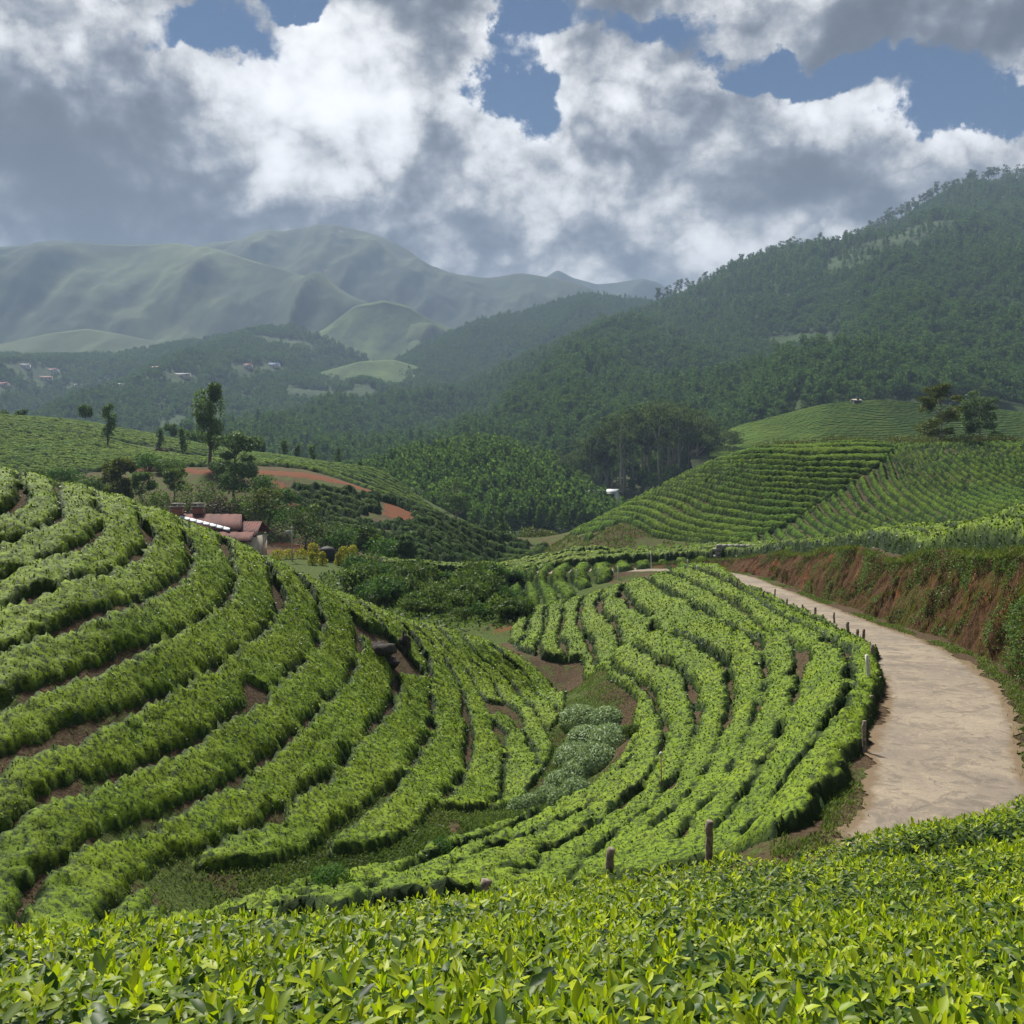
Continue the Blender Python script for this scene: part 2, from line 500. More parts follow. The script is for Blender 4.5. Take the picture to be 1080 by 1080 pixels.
M['euca'] = foliage('eucalyptus_leaf', (0.037, 0.065, 0.034), (0.095, 0.138, 0.064), tw=0.35, obj=0.35, spec=0.02, rough=.8)
M['yellow'] = foliage('golden_leaf', (0.16, 0.19, 0.008), (0.50, 0.46, 0.015), tw=0.25)
M['forest'] = foliage('forest_leaf', (0.030, 0.068, 0.029), (0.084, 0.152, 0.055), tw=0.35, obj=0.55, spec=0.0, rough=.9)
M['forest_pale'] = foliage('forest_pale_leaf', (0.043, 0.089, 0.029), (0.112, 0.193, 0.064), tw=0.35, obj=0.5, spec=0.0, rough=.9)
M['bark'] = plain('bark', (0.11, 0.085, 0.065), 0.9, 0.4, 8.0)
M['bark_pale'] = plain('pale_bark', (0.30, 0.27, 0.23), 0.8, 0.3, 4.0)
M['post'] = plain('weathered_post', (0.20, 0.165, 0.130), 0.9, 0.45, 14.0)
M['post_white'] = plain('white_post', (0.58, 0.56, 0.52), 0.8, 0.2, 9.0)
M['twig'] = plain('twig', (0.07, 0.045, 0.030), 0.9, 0.3, 20.0)

# ------------------------------------------------------------------ road line (world metres) and terrain
ROAD = np.array([(-30, 13.5), (-16, 9.5), (-8, 9.0), (-3, 9.9), (0.4, 11.0), (3.6, 11.8), (5.75, 14.0), (7.35, 16.8), (8.5, 19.8), (9.9, 22.8), (10.9, 25.5),
                 (11.7, 28.8), (12.5, 33), (13.6, 41), (15.0, 53), (16.5, 68), (17.0, 76), (16.0, 82), (12, 86.5), (5, 88.5), (-3, 88), (-10, 86)], float)
RZ = np.array([-5.0, -5.2, -5.3, -5.4, -5.5, -5.6, -5.68, -5.72, -5.72, -5.72, -5.72, -5.75, -5.95, -6.55, -7.35, -8.2, -8.55, -8.8, -9.1, -9.4, -9.9, -10.4])


def catmull(P, n=12):
    P = np.asarray(P, float); out = []
    Q = np.vstack([2 * P[0] - P[1], P, 2 * P[-1] - P[-2]])
    for i in range(1, len(Q) - 2):
        for k in range(n):
            t = k / n
            out.append(0.5 * ((2 * Q[i]) + (-Q[i - 1] + Q[i + 1]) * t + (2 * Q[i - 1] - 5 * Q[i] + 4 * Q[i + 1] - Q[i + 2]) * t * t + (-Q[i - 1] + 3 * Q[i] - 3 * Q[i + 1] + Q[i + 2]) * t ** 3))
    out.append(P[-1]); return np.array(out)


RL = catmull(np.column_stack([ROAD, RZ]), 10)
RT = np.gradient(RL[:, :2], axis=0); RT /= np.linalg.norm(RT, axis=1)[:, None]
RS = np.concatenate([[0], np.cumsum(np.linalg.norm(np.diff(RL[:, :2], axis=0), axis=1))])


def road_coord(X, Y):
    """signed distance from the centreline (positive right of travel), road height, arc length"""
    X = np.asarray(X, float); Y = np.asarray(Y, float); sh = X.shape
    X = X.ravel(); Y = Y.ravel()
    d = np.full(len(X), 999.0); z = np.full(len(X), -6.0); s = np.zeros(len(X))
    near = np.where((X > -45) & (X < 40) & (Y > -5) & (Y < 110))[0]
    for i0 in range(0, len(near), 20000):
        ii = near[i0:i0 + 20000]
        D2 = (X[ii, None] - RL[:, 0]) ** 2 + (Y[ii, None] - RL[:, 1]) ** 2
        k = D2.argmin(1)
        dx = X[ii] - RL[k, 0]; dy = Y[ii] - RL[k, 1]
        cr = RT[k, 1] * dx - RT[k, 0] * dy
        al = RT[k, 0] * dx + RT[k, 1] * dy
        dist = np.sqrt(D2[np.arange(len(ii)), k])
        dist = np.where(np.abs(al) < 1.0, np.abs(cr), dist)
        d[ii] = np.sign(cr + 1e-9) * dist; s[ii] = RS[k] + al
        z[ii] = np.interp(RS[k] + al, RS, RL[:, 2])
    return d.reshape(sh), z.reshape(sh), s.reshape(sh)


# shape of the land: (px, py, Y) read from the view with estimated distances, then hidden places in metres
CP = [(0, 500, 27), (60, 507, 28), (150, 535, 30), (230, 566, 33), (300, 597, 36), (400, 642, 41), (500, 676, 45), (590, 727, 44),
      (100, 620, 23), (200, 620, 27), (200, 750, 22), (300, 700, 28), (400, 720, 34), (100, 870, 16.5), (450, 800, 29), (350, 880, 21), (530, 830, 30.5),
      (200, 920, 17.5), (0, 900, 15), (0, 700, 19), (0, 600, 23), (0, 960, 13.3), (100, 960, 14.5), (60, 940, 14.6),
      (250, 940, 18.2), (430, 893, 23), (560, 850, 29), (620, 785, 36), (610, 715, 47), (340, 935, 19.5), (500, 700, 43), (480, 750, 36),
      (720, 597, 72), (680, 607, 67), (640, 620, 64), (600, 637, 60), (555, 665, 57), (700, 700, 38), (800, 690, 36), (900, 692, 29.5), (650, 680, 43), (600, 685, 49),
      (700, 800, 25), (610, 885, 20), (800, 800, 21.5), (500, 930, 16), (650, 765, 30), (620, 845, 24), (450, 925, 17.3), (850, 852, 17.2), (400, 945, 16.2), (300, 950, 15.4),
      (760, 640, 50), (830, 655, 42), (700, 640, 53), (880, 780, 21), (760, 870, 17.5), (650, 915, 15.5),
      (1080, 598, 29), (1000, 594, 37), (900, 583, 52), (850, 583, 62), (800, 585, 77), (1080, 549, 40), (1000, 563, 50), (900, 577, 66), (820, 581, 86), (1180, 570, 26), (1200, 560, 40),
      (600, 561, 129), (640, 541, 132), (700, 509, 134), (750, 486, 135), (800, 471, 136), (900, 464, 138), (1000, 465, 140), (1080, 465, 140), (1250, 480, 140),
      (700, 562, 115), (800, 571, 106), (900, 570, 99), (1000, 556, 100), (800, 522, 121), (900, 517, 119), (1000, 517, 119), (1080, 507, 120), (740, 542, 120), (1080, 532, 104), (960, 545, 108), (860, 545, 113),
      (560, 592, 99), (620, 585, 99), (700, 583, 98), (650, 601, 88), (600, 620, 82), (560, 648, 75), (545, 605, 94), (700, 595, 85), (640, 560, 118),
      (490, 622, 78), (430, 602, 88), (380, 600, 92), (505, 655, 63), (330, 593, 95), (300, 586, 100), (275, 585, 108), (230, 580, 112),
      (330, 501, 150), (260, 503, 146), (200, 497, 150), (250, 518, 139), (250, 545, 125), (400, 517, 148), (450, 537, 145), (510, 560, 140), (570, 578, 135), (450, 562, 127), (420, 590, 107), (350, 548, 129),
      (100, 522, 130), (0, 522, 130), (0, 465, 180), (100, 472, 178), (200, 482, 174), (330, 491, 168), (-200, 460, 180), (-150, 520, 120),
      (0, 437, 230), (100, 447, 230), (200, 467, 229), (300, 482, 225), (400, 496, 220), (-250, 430, 230)]
HID = [(0, 0, -1.75), (0, 1.5, -1.95), (-3, 0, -1.8), (-3, 1.5, -2.0), (3, 0, -1.7), (3, 1.5, -1.9), (0, 3, -2.5), (-3, 3, -2.55), (3, 3, -2.45), (6, 3, -2.2), (8, 4, -2.4), (4, 6, -3.1), (6, 8, -3.6), (8, 11, -4.4),
       (0, 5, -3.3), (-4, 5, -3.4), (2, 8, -4.3), (12, 14, -5.2), (14, 20, -4.6), (14.6, 24, -3.2), (-8, 3, -2.6), (-12, 6, -4.2), (14, 4, -2.0), (16, 12, -2.5), (-12, -8, -1.8), (12, -10, -1.2), (0, -10, -1.4),
       (-20, 8, -5.3), (-30, 30, 1.0), (-25, 20, -1.6), (-45, 25, 2), (-40, 45, -4), (-20, 45, -5.5), (-15, 50, -7.5), (-12, 60, -9.6), (-25, 65, -9.5), (-45, 70, -8), (-60, 50, -3), (-35, 85, -9.4), (-60, 100, -8.5), (-5, 55, -9.8),
       (12, 12, -5.0), (2, 115, -12.5), (-10, 112, -11.8), (-2, 130, -13.5), (8, 100, -10.3), (40, 80, -6.5), (30, 95, -7.2), (55, 85, -6.5), (22, 92, -8.0),
       (0, 170, -17), (-10, 172, -12.5), (-19, 185, -8.5), (-4, 158, -13), (-22, 205, -7), (4, 210, -18), (20, 175, -15), (50, 175, -10), (80, 175, -6), (30, 220, -18), (80, 230, -16), (-20, 250, -17), (-80, 270, -12), (-200, 270, -5), (120, 200, -8), (-80, 205, 5.2), (-60, 200, 0.5), (-30, 190, -4.5), (-120, 120, -3), (100, 60, -1), (80, 30, 1), (45, 35, -1.5), (45, 20, -.5)]
HEDGE_H = 0.50
# points read on the plucking table lie a hedge's height above the soil
_gully = {(1080, 598), (1000, 594), (250, 940), (430, 893), (560, 850), (620, 785), (610, 715), (340, 935), (490, 622), (430, 602), (380, 600), (505, 655), (330, 593), (300, 586), (275, 585), (230, 580), (640, 560),
          (330, 501), (260, 503), (200, 497), (1080, 588), (1000, 588), (900, 583), (850, 583), (800, 585)}
PP = np.array([at(*c) for c in CP] + HID)
for _i, _c in enumerate(CP):
    if _c[:2] not in _gully: PP[_i, 2] -= HEDGE_H * 0.92
BASE = RBF(PP, PP[:, 2], 2.0, 0.02)


def terrain(X, Y, fine=True):
    X = np.asarray(X, float); Y = np.asarray(Y, float)
    r = np.sqrt(X ** 2 + Y ** 2)
    inside = r < 420
    z = np.full(X.shape, -18.0)
    z[inside] = BASE(X[inside], Y[inside])
    f = sstep(r, 240, 330)
    z = z * (1 - f) + (-18.0 - 6 * sstep(r, 400, 3000)) * f
    d, zr, s = road_coord(X, Y)
    ad = np.abs(d)
    onr = d < 900
    left = np.where(d < 0, sstep(ad, 1.75, 3.4), 1.0)
    bankw = 0.9
    right = np.where(d >= 0, sstep(d, 2.95, 2.95 + bankw), 1.0)
    # towards the camera the cut is only a slope
    nearf = sstep(s, 43, 51)
    right = np.where(d >= 0, right * nearf + sstep(d, 1.9, 5.2) * (1 - nearf), 1.0)
    k = np.where(onr, np.where(d < 0, left, right), 1.0)
    zr2 = zr + 0.02 * np.clip(ad - 1.5, 0, 1)
    z = np.where(onr, z * k + zr2 * (1 - k), z)
    if fine:
        z = z + np.where(ad > 1.9, 1, 0.15) * (0.10 * fbm(X / 2.1, Y / 2.1, oct=3, seed=11) + 0.025 * vnoise(X / 0.45, Y / 0.45, seed=5)) * np.clip(r / 12, 0, 1)
    return z


def tz(x, y):
    return float(terrain(np.array([x]), np.array([y]))[0])


def drop(pts, y0=11.0, y1=260.0, lift=0.0):
    """drop picture points on the land: march along each line of sight"""
    pts = np.atleast_2d(np.asarray(pts, float))
    ys = np.geomspace(y0, y1, 700)
    out = []
    X = (pts[:, 0:1] - PX0) / F * ys[None]; Y = np.repeat(ys[None], len(pts), 0)
    Z = (PY0 - pts[:, 1:2]) / F * ys[None]
    Tt = terrain(X, Y, False) + lift
    for i in range(len(pts)):
        b = np.where(Z[i] <= Tt[i])[0]
        k = b[0] if len(b) else int(np.argmin(Z[i] - Tt[i]))
        out.append((X[i, k], Y[i, k], Tt[i, k] - lift))
    return np.array(out)


# ---- one ground sheet out to the horizon, finer near the camera
def axis(lo, hi, step, out, grow):
    a = list(np.arange(lo, hi + 1e-6, step))
    v, st = hi, step
    while v < out: st *= grow; v += st; a.append(v)
    v, st = lo, step
    while v > -out: st *= grow; v -= st; a.insert(0, v)
    return np.array(a)


gx = axis(-34, 42, 0.22, 9000, 1.035)
gy = axis(2, 92, 0.22, 9000, 1.035)
gy = gy[gy > -60]
GX, GY = np.meshgrid(gx, gy)
GZ = terrain(GX, GY)
nx, ny = len(gx), len(gy)
idx = np.arange(nx * ny).reshape(ny, nx)
GQ = np.stack([idx[:-1, :-1], idx[:-1, 1:], idx[1:, 1:], idx[1:, :-1]], -1).reshape(-1, 4)


def near_poly(X, Y, P, w):
    """1 near a polyline of world points, 0 beyond w metres"""
    P = np.asarray(P, float)[:, :2]
    best = np.full(X.shape, 1e9)
    for a, b in zip(P[:-1], P[1:]):
        ab = b - a; L = (ab ** 2).sum() + 1e-9
        t = np.clip(((X - a[0]) * ab[0] + (Y - a[1]) * ab[1]) / L, 0, 1)
        best = np.minimum(best, np.hypot(X - a[0] - t * ab[0], Y - a[1] - t * ab[1]))
    return 1 - sstep(best, w * 0.5, w)


gd, gzr, gs = road_coord(GX, GY)
grassy = 0.22 + 0.35 * sstep(GY, 55, 75) + 0.25 * fbm(GX / 9, GY / 9, seed=31)
grassy = grassy + 0.45 * near_poly(GX, GY, drop([(640, 705), (600, 730), (585, 830), (520, 875), (440, 895), (340, 935), (240, 945)], 12, 60), 2.6) \
    + 0.7 * ((np.hypot(GX + 12, GY - 75) < 22)) + 0.5 * ((GY > 88) & (GY < 104) & (GX > -30) & (GX < -8)) + 0.5 * sstep(GY, 160, 260)
red = 0.0 * GX
red = red + 0.9 * near_poly(GX, GY, [at(150, 492, 152), at(230, 496, 150), at(330, 502, 150), at(372, 510, 149), at(420, 520, 147)], 2.9)
red = red + 0.75 * near_poly(GX, GY, drop([(425, 522), (420, 545), (440, 552)], 100, 200), 3.0) + 0.6 * near_poly(GX, GY, drop([(290, 512), (300, 535)], 100, 200), 3.0)
red = red + 0.5 * ((GY > 104) & (GY < 118) & (GX > -40) & (GX < -22)) + 0.5 * near_poly(GX, GY, drop([(535, 665), (550, 650), (525, 662)], 50, 80), 1.2)
ground = mesh_np('ground', np.column_stack([GX.ravel(), GY.ravel(), GZ.ravel()]), GQ, [M['soil']], {'grassy': grassy, 'red': red}, smooth=True)
tag(ground, kind='structure')

# ---- road sheet
ii = np.linspace(0, len(RL) - 1, 900)
rc = np.column_stack([np.interp(ii, np.arange(len(RL)), RL[:, k]) for k in range(3)])
rt = np.column_stack([np.interp(ii, np.arange(len(RL)), RT[:, k]) for k in range(2)])
rw = np.interp(ii, np.arange(len(RL)), np.interp(RS, [0, 60, 85, 150, 200], [1.4, 1.4, 1.33, 1.4, 1.6]))
us = np.linspace(-1, 1, 15)
V = []; E = []
for i in range(len(ii)):
    for u in us:
        w = rw[i] * u
        if abs(u) > 0.9: w += np.sign(u) * 0.30 * float(fbm(i * 0.16, u * 5, seed=3, rough=.7))
        V.append((rc[i, 0] + rt[i, 1] * w, rc[i, 1] - rt[i, 0] * w, rc[i, 2])); E.append(abs(u) ** 3)
V = np.array(V)
V[:, 2] = np.maximum(terrain(V[:, 0], V[:, 1]) + 0.02, V[:, 2] + 0.02) + 0.02 * fbm(V[:, 0] / .6, V[:, 1] / .6, seed=4)
idx = np.arange(len(ii) * 15).reshape(len(ii), 15)
Q = np.stack([idx[:-1, :-1], idx[:-1, 1:], idx[1:, 1:], idx[1:, :-1]], -1).reshape(-1, 4)
tag(mesh_np('dirt_road', V, Q[:, ::-1], [M['road']], {'edge': E}, smooth=True), kind='structure')

# ---- the clay cut on the right of the road
sb = np.arange(45, 176, 0.13)
nb = 40
V = []
for j in range(nb):
    tt = j / (nb - 1)
    cx = np.interp(sb, RS, RL[:, 0]); cy = np.interp(sb, RS, RL[:, 1])
    tx = np.interp(sb, RS, RT[:, 0]); ty = np.interp(sb, RS, RT[:, 1])
    dd = 2.15 + 1.10 * tt ** 1.2 if j < nb - 1 else 4.0
    base_lo = np.interp(sb, RS, RL[:, 2]) - 0.05
    lipx = cx + ty * 4.1; lipy = cy - tx * 4.1
    lip = terrain(lipx, lipy) + 0.10
    if j == nb - 1: zz = lip - 0.3
    else: zz = base_lo + (lip - base_lo) * tt
    x = cx + ty * dd; y = cy - tx * dd
    a = math.sin(math.pi * min(tt * 1.15, 1)) ** 0.6 if 0 < tt < 1 else 0
    dis = 0.36 * fbm(sb / 1.6, zz / 2.2 + 0 * sb, seed=21, oct=5, rough=0.65) + 0.16 * (1 - 2 * np.abs(vnoise(sb / .8, zz / 3.5, seed=29))) + 0.12 * fbm(sb / .35, zz / 0.6, seed=25, oct=3) + 0.15 * vnoise(sb / .9, zz / 6, seed=28)
    dis = dis * (0.25 + 0.75 * a)
    V.append(np.column_stack([x + ty * dis, y - tx * dis, zz]))
V = np.stack(V)
BANK = V
idx = np.arange(nb * len(sb)).reshape(nb, len(sb))
Q = np.stack([idx[:-1, :-1], idx[:-1, 1:], idx[1:, 1:], idx[1:, :-1]], -1).reshape(-1, 4)
tag(mesh_np('earth_bank', V.reshape(-1, 3), Q, [M['bank']], smooth=True), kind='structure')

# ------------------------------------------------------------------ leaves
def unit(v):
    return v / np.maximum(np.linalg.norm(v, axis=-1, keepdims=True), 1e-9)


def rhombs(P, Dr, Nn, L, Wd, fold=0.18):
    """one folded rhombic leaf per row: base, right, tip, left"""
    S = unit(np.cross(Dr, Nn)); U = unit(np.cross(S, Dr))
    L = np.asarray(L)[:, None]; Wd = np.asarray(Wd)[:, None]
    m = P + Dr * L * 0.45 + U * L * fold
    V = np.stack([P, m + S * Wd * 0.5 - U * L * fold * 0.6, P + Dr * L, m - S * Wd * 0.5 - U * L * fold * 0.6], 1).reshape(-1, 3)
    k = np.arange(len(P))[:, None] * 4
    return V, k + np.array([[0, 1, 2, 3]])


def rand_dir(n, up=0.3, r=None):
    r = r or rng
    d = r.normal(size=(n, 3)); d[:, 2] += up
    return unit(d)


def blades(P, Dr, Nn, L, Wd, curl):
    """pointed leaves with a midrib fold and a droop: 8 vertices, 2 quads + 4 triangles"""
    S = unit(np.cross(Dr, Nn)); U = unit(np.cross(S, Dr))
    L = L[:, None]; Wd = Wd[:, None]; c = curl[:, None]
    def pt(x, y, z): return P + Dr * (L * x) + S * (Wd * y) + U * (L * z)
    c0 = pt(0, 0, 0); c1 = pt(.33, 0, -.03 - 0 * c); c2 = pt(.70, 0, 0) - U * L * c * .30; tp = pt(1, 0, 0) - U * L * c
    l1 = pt(.36, .46, .06); r1 = pt(.36, -.46, .06)
    l2 = pt(.70, .36, .05) - U * L * c * .30; r2 = pt(.70, -.36, .05) - U * L * c * .30
    V = np.stack([c0, c1, c2, tp, l1, l2, r1, r2], 1).reshape(-1, 3)
    k = np.arange(len(P))[:, None] * 8
    Q = np.concatenate([k + np.array([[1, 2, 5, 4]]), k + np.array([[1, 6, 7, 2]])])
    T = np.concatenate([k + np.array([[0, 1, 4]]), k + np.array([[0, 6, 1]]), k + np.array([[2, 3, 5]]), k + np.array([[2, 7, 3]])])
    return V, Q, T


def in_poly(X, Y, P):
    P = np.asarray(P, float)[:, :2]
    c = np.zeros(X.shape, bool)
    for (x0, y0), (x1, y1) in zip(P, np.roll(P, -1, 0)):
        k = ((y0 > Y) != (y1 > Y)) & (X < (x1 - x0) * (Y - y0) / (y1 - y0 + 1e-12) + x0)
        c ^= k
    return c


def poly_dist(X, Y, P):
    P = np.asarray(P, float)[:, :2]; best = np.full(X.shape, 1e9)
    for a, b in zip(P, np.roll(P, -1, 0)):
        ab = b - a; L = (ab ** 2).sum() + 1e-9
        t = np.clip(((X - a[0]) * ab[0] + (Y - a[1]) * ab[1]) / L, 0, 1)
        best = np.minimum(best, np.hypot(X - a[0] - t * ab[0], Y - a[1] - t * ab[1]))
    return best


def ordinal(n):
    return '%d%s' % (n, 'th' if 10 <= n % 100 <= 20 else {1: 'st', 2: 'nd', 3: 'rd'}.get(n % 10, 'th'))


def guides(lines, lift=0.55, y0=11.0, y1=260.0):
    P = []; f = []
    for k, ln in lines:
        w = drop(ln, y0, y1, lift)
        # resample so that each stretch has points, without jumps across hidden ground
        for a, b in zip(w[:-1], w[1:]):
            L = np.hypot(*(b - a)[:2]); n = max(1, int(L / 1.6)) if L < 16 else 1
            for i in range(n):
                P.append(a + (b - a) * i / n); f.append(k)
        P.append(w[-1]); f.append(k)
    P = np.array(P); f = np.array(f, float)
    return RBF(P, f, 0.8, 0.35)


HEDGES = []


def hedge_zone(poly, ffun, step, label, group, H=HEDGE_H, gapw=0.20, edge=0.22, wob=0.14, leaves=0, lsize=0.07, mat='tea_body', ground_f=None, soft=0.5,
               lumps=0.0, cut=None, lumpy=1.1, order=1, skip=(), lift_young=1.0, hk=0.40):
    poly = np.asarray(poly, float)[:, :2]
    x0, y0 = poly.min(0) - 0.5; x1, y1 = poly.max(0) + 0.5
    xs = np.arange(x0, x1, step); ys = np.arange(y0, y1, step)
    X, Y = np.meshgrid(xs, ys)
    X = X + 0.25 * step * vnoise(X / step * 1.7, Y / step * 1.7, seed=2); Y = Y + 0.25 * step * vnoise(X / step * 1.9, Y / step * 1.9, seed=3)
    gf = ground_f or terrain
    T = gf(X, Y)
    f = ffun(X, Y)
    f = f + 0.05 * fbm(X / 2.6, Y / 2.6, seed=41, oct=2)
    fy, fx = np.gradient(f, step)
    g = np.hypot(fx, fy) + 1e-6
    g = np.clip(g, 0.12, 3.0)
    fr = f - np.floor(f)
    dist = np.minimum(fr, 1 - fr) / g
    pitch = np.clip(1 / g, 0.7, 2.4); ps = np.clip(pitch / 1.7, 0.5, 1.1)
    Hc = H; H = np.minimum(H, hk * pitch) if leaves >= 100 else H
    bs = 0.62 if leaves >= 100 else 0.8                 # every row is a string of single bushes
    wd1, wg, wr = worley(X / bs + .25 * vnoise(X, Y, seed=66), Y / bs, seed=67)
    edge = edge * (ps if leaves >= 100 else 1)
    w = (gapw + wob * vnoise(X / 0.8, Y / 0.8, seed=43) + 0.11 * fbm(X / 3.1, Y / 3.1, seed=44, oct=3) + 0.15 * (wr - 0.45) + 0.10 * (1 - sstep(wg, 0, 0.30))) * ps
    if cut is not None: w = w + cut(X, Y)
    ins = in_poly(X, Y, poly); pd = poly_dist(X, Y, poly) * np.where(ins, 1, -1)
    if lumps: # separate bushes in the row
        w = w + lumps * np.abs(vnoise(X / 1.1, Y / 1.1, seed=47))
    q = np.minimum(dist - w, pd - 0.08 - 0.16 * vnoise(X / 1.2, Y / 1.2, seed=48))
    prof = sstep(q, 0, edge)
    shoulder = 0.90 + 0.10 * sstep(q, edge * .5, edge + 0.25)
    hh = H * prof * shoulder * (1 + 0.09 * vnoise(X / lumpy, Y / lumpy, seed=51) + 0.05 * vnoise(X / .45, Y / .45, seed=52)) + prof * 0.014 * vnoise(X / .17, Y / .17, seed=53) * (step < .2)
    hh = hh + H * prof * (0.15 * (wr - 0.5) - 0.22 * (1 - sstep(wg, 0, 0.20)))
    Z = T + hh - 0.03
    zy, zx = np.gradient(Z, step)
    N = unit(np.stack([-zx, -zy, np.ones_like(zx)], -1))
    ty_, tx_ = np.gradient(T, step); TN = unit(np.stack([-tx_, -ty_, np.ones_like(tx_)], -1))
    young = np.clip(sstep(prof, 0.86, 0.995) * sstep((N * TN).sum(-1), 0.45, 0.85), 0, 1) * lift_young  # fresh shoots on top; the dark side colour also paints in shade there
    ny_, nx_ = X.shape
    cell = lambda a: (a[:-1, :-1] + a[:-1, 1:] + a[1:, 1:] + a[1:, :-1]) / 4
    ch = np.maximum.reduce([hh[:-1, :-1], hh[:-1, 1:], hh[1:, 1:], hh[1:, :-1]])
    rid = np.floor(cell(f)).astype(int)
    keep = ch > 0.03
    idx = np.arange(nx_ * ny_).reshape(ny_, nx_)
    cells = np.stack([idx[:-1, :-1], idx[:-1, 1:], idx[1:, 1:], idx[1:, :-1]], -1)
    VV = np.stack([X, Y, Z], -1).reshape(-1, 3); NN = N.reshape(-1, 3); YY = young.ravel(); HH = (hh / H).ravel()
    ids = [i for i in np.unique(rid[keep]) if (keep & (rid == i)).sum() * step * step > 1.2 and i not in skip]
    ids.sort(key=lambda i: i * order)
    objs = []
    for n, i in enumerate(ids):
        cq = cells[keep & (rid == i)]
        u, inv = np.unique(cq, return_inverse=True)
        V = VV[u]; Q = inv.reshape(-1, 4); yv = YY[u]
        fm = np.zeros(len(Q), int); mats = [M[mat]]; nb_ = len(V)
        if leaves:
            # leaf count follows area and thins out with distance
            p = VV[cq]
            ar = np.linalg.norm(np.cross(p[:, 2] - p[:, 0], p[:, 3] - p[:, 1]), axis=1) * 0.5
            c0 = p.mean(1); dd = np.hypot(c0[:, 0], c0[:, 1])
            sz = lsize * np.clip(dd / 20, 0.85, 2.2)
            dn = leaves * (lsize / sz) ** 2 * ar
            cnt = np.floor(dn + rng.random(len(dn))).astype(int)
            cnt[HH[cq].mean(1) < 0.08] = 0
            k = np.repeat(np.arange(len(cq)), cnt)
            if len(k):
                a = rng.random(len(k))[:, None]; b = rng.random(len(k))[:, None]
                P0 = p[k]; P = (P0[:, 0] * (1 - a) + P0[:, 1] * a) * (1 - b) + (P0[:, 3] * (1 - a) + P0[:, 2] * a) * b
                nr = NN[cq].mean(1)[k]
                yy = YY[cq].mean(1)[k]
                dr = unit(nr * 0.10 + rand_dir(len(k), 0.1) * 0.95)
                nn = unit(nr + rand_dir(len(k), 0.2) * 0.5)
                s_ = sz[k] * rng.uniform(0.7, 1.35, len(k))
                P = P - nr * 0.02
                LV, LQ = rhombs(P, dr, nn, s_, s_ * 0.68)
                V = np.concatenate([V, LV]); Q = np.concatenate([Q, LQ + nb_])
                yl = np.clip(yy * rng.choice([0.0, 0.35, 1.0], len(k), p=[.28, .34, .38]) + 0.0, 0, 1)
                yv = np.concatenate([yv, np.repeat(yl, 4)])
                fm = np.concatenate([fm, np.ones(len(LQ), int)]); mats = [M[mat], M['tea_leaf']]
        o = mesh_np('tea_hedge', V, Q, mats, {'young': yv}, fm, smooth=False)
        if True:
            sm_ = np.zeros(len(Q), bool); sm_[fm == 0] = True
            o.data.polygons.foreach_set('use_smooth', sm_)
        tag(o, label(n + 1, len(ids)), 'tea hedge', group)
        objs.append(o)
    HEDGES.extend(objs)
    return objs


# ---- left knoll: dark gaps traced row by row
GL = [(0, [(0, 524), (22, 518), (38, 509)]),
      (1, [(0, 552), (50, 537), (62, 523), (52, 511)]),
      (2, [(0, 587), (35, 577), (85, 557), (110, 540), (107, 525), (95, 515)]),
      (3, [(0, 622), (50, 607), (100, 593), (140, 573), (160, 557), (157, 543), (138, 530)]),
      (4, [(0, 663), (50, 647), (90, 632), (133, 620), (173, 600), (200, 582), (200, 560), (187, 549)]),
      (5, [(0, 722), (50, 700), (100, 680), (133, 667), (187, 647), (227, 623), (247, 603), (247, 587), (235, 572)]),
      (6, [(0, 777), (43, 763), (100, 740), (150, 713), (207, 690), (267, 657), (293, 630), (293, 606), (282, 593)]),
      (7, [(0, 847), (33, 827), (100, 803), (143, 787), (187, 773), (213, 757), (273, 720), (317, 687), (337, 657), (340, 640), (330, 620), (315, 603)]),
      (8, [(20, 955), (18, 925), (25, 905), (53, 883), (100, 860), (167, 840), (200, 820), (267, 790), (303, 757), (340, 725), (367, 700), (377, 665), (373, 645), (352, 620)]),
      (9, [(140, 966), (115, 947), (108, 927), (160, 893), (213, 873), (267, 847), (300, 827), (350, 796), (383, 765), (409, 735), (417, 712), (417, 690), (410, 660), (388, 638)]),
      (10, [(240, 905), (300, 895), (333, 873), (367, 845), (400, 823), (433, 800), (447, 767), (455, 735), (453, 707), (440, 672), (412, 643)]),
      (11, [(433, 862), (457, 836), (477, 817), (493, 793), (497, 760), (490, 725), (474, 690), (442, 656)]),
      (12, [(523, 833), (532, 810), (530, 770), (510, 727), (490, 692), (462, 664)]),
      (13, [(567, 787), (557, 767), (533, 730), (512, 697), (480, 672)]),
      (14, [(577, 757), (547, 720), (525, 695), (500, 680)]),
      (15, [(585, 738), (562, 712), (540, 696), (520, 688)])]
fL = guides(GL, 0.55, 11, 50)
low = drop([(165, 948), (178, 905), (230, 915), (300, 908), (345, 902), (400, 897), (440, 872), (462, 852), (520, 852), (560, 832), (585, 803), (584, 765), (602, 738), (594, 722)], 12, 50, 0.15)
polyL = [(-5.6, 13.9)] + [tuple(p[:2]) for p in low] + [(1.6, 47), (-2.5, 49.5), (-7.5, 46.5), (-11, 42.5), (-15, 39), (-20, 34), (-26, 31), (-26, 14), (-14, 12.4), (-8, 12.8)]
rock_at = drop([(412, 684)], 12, 60, 0.3)[0]
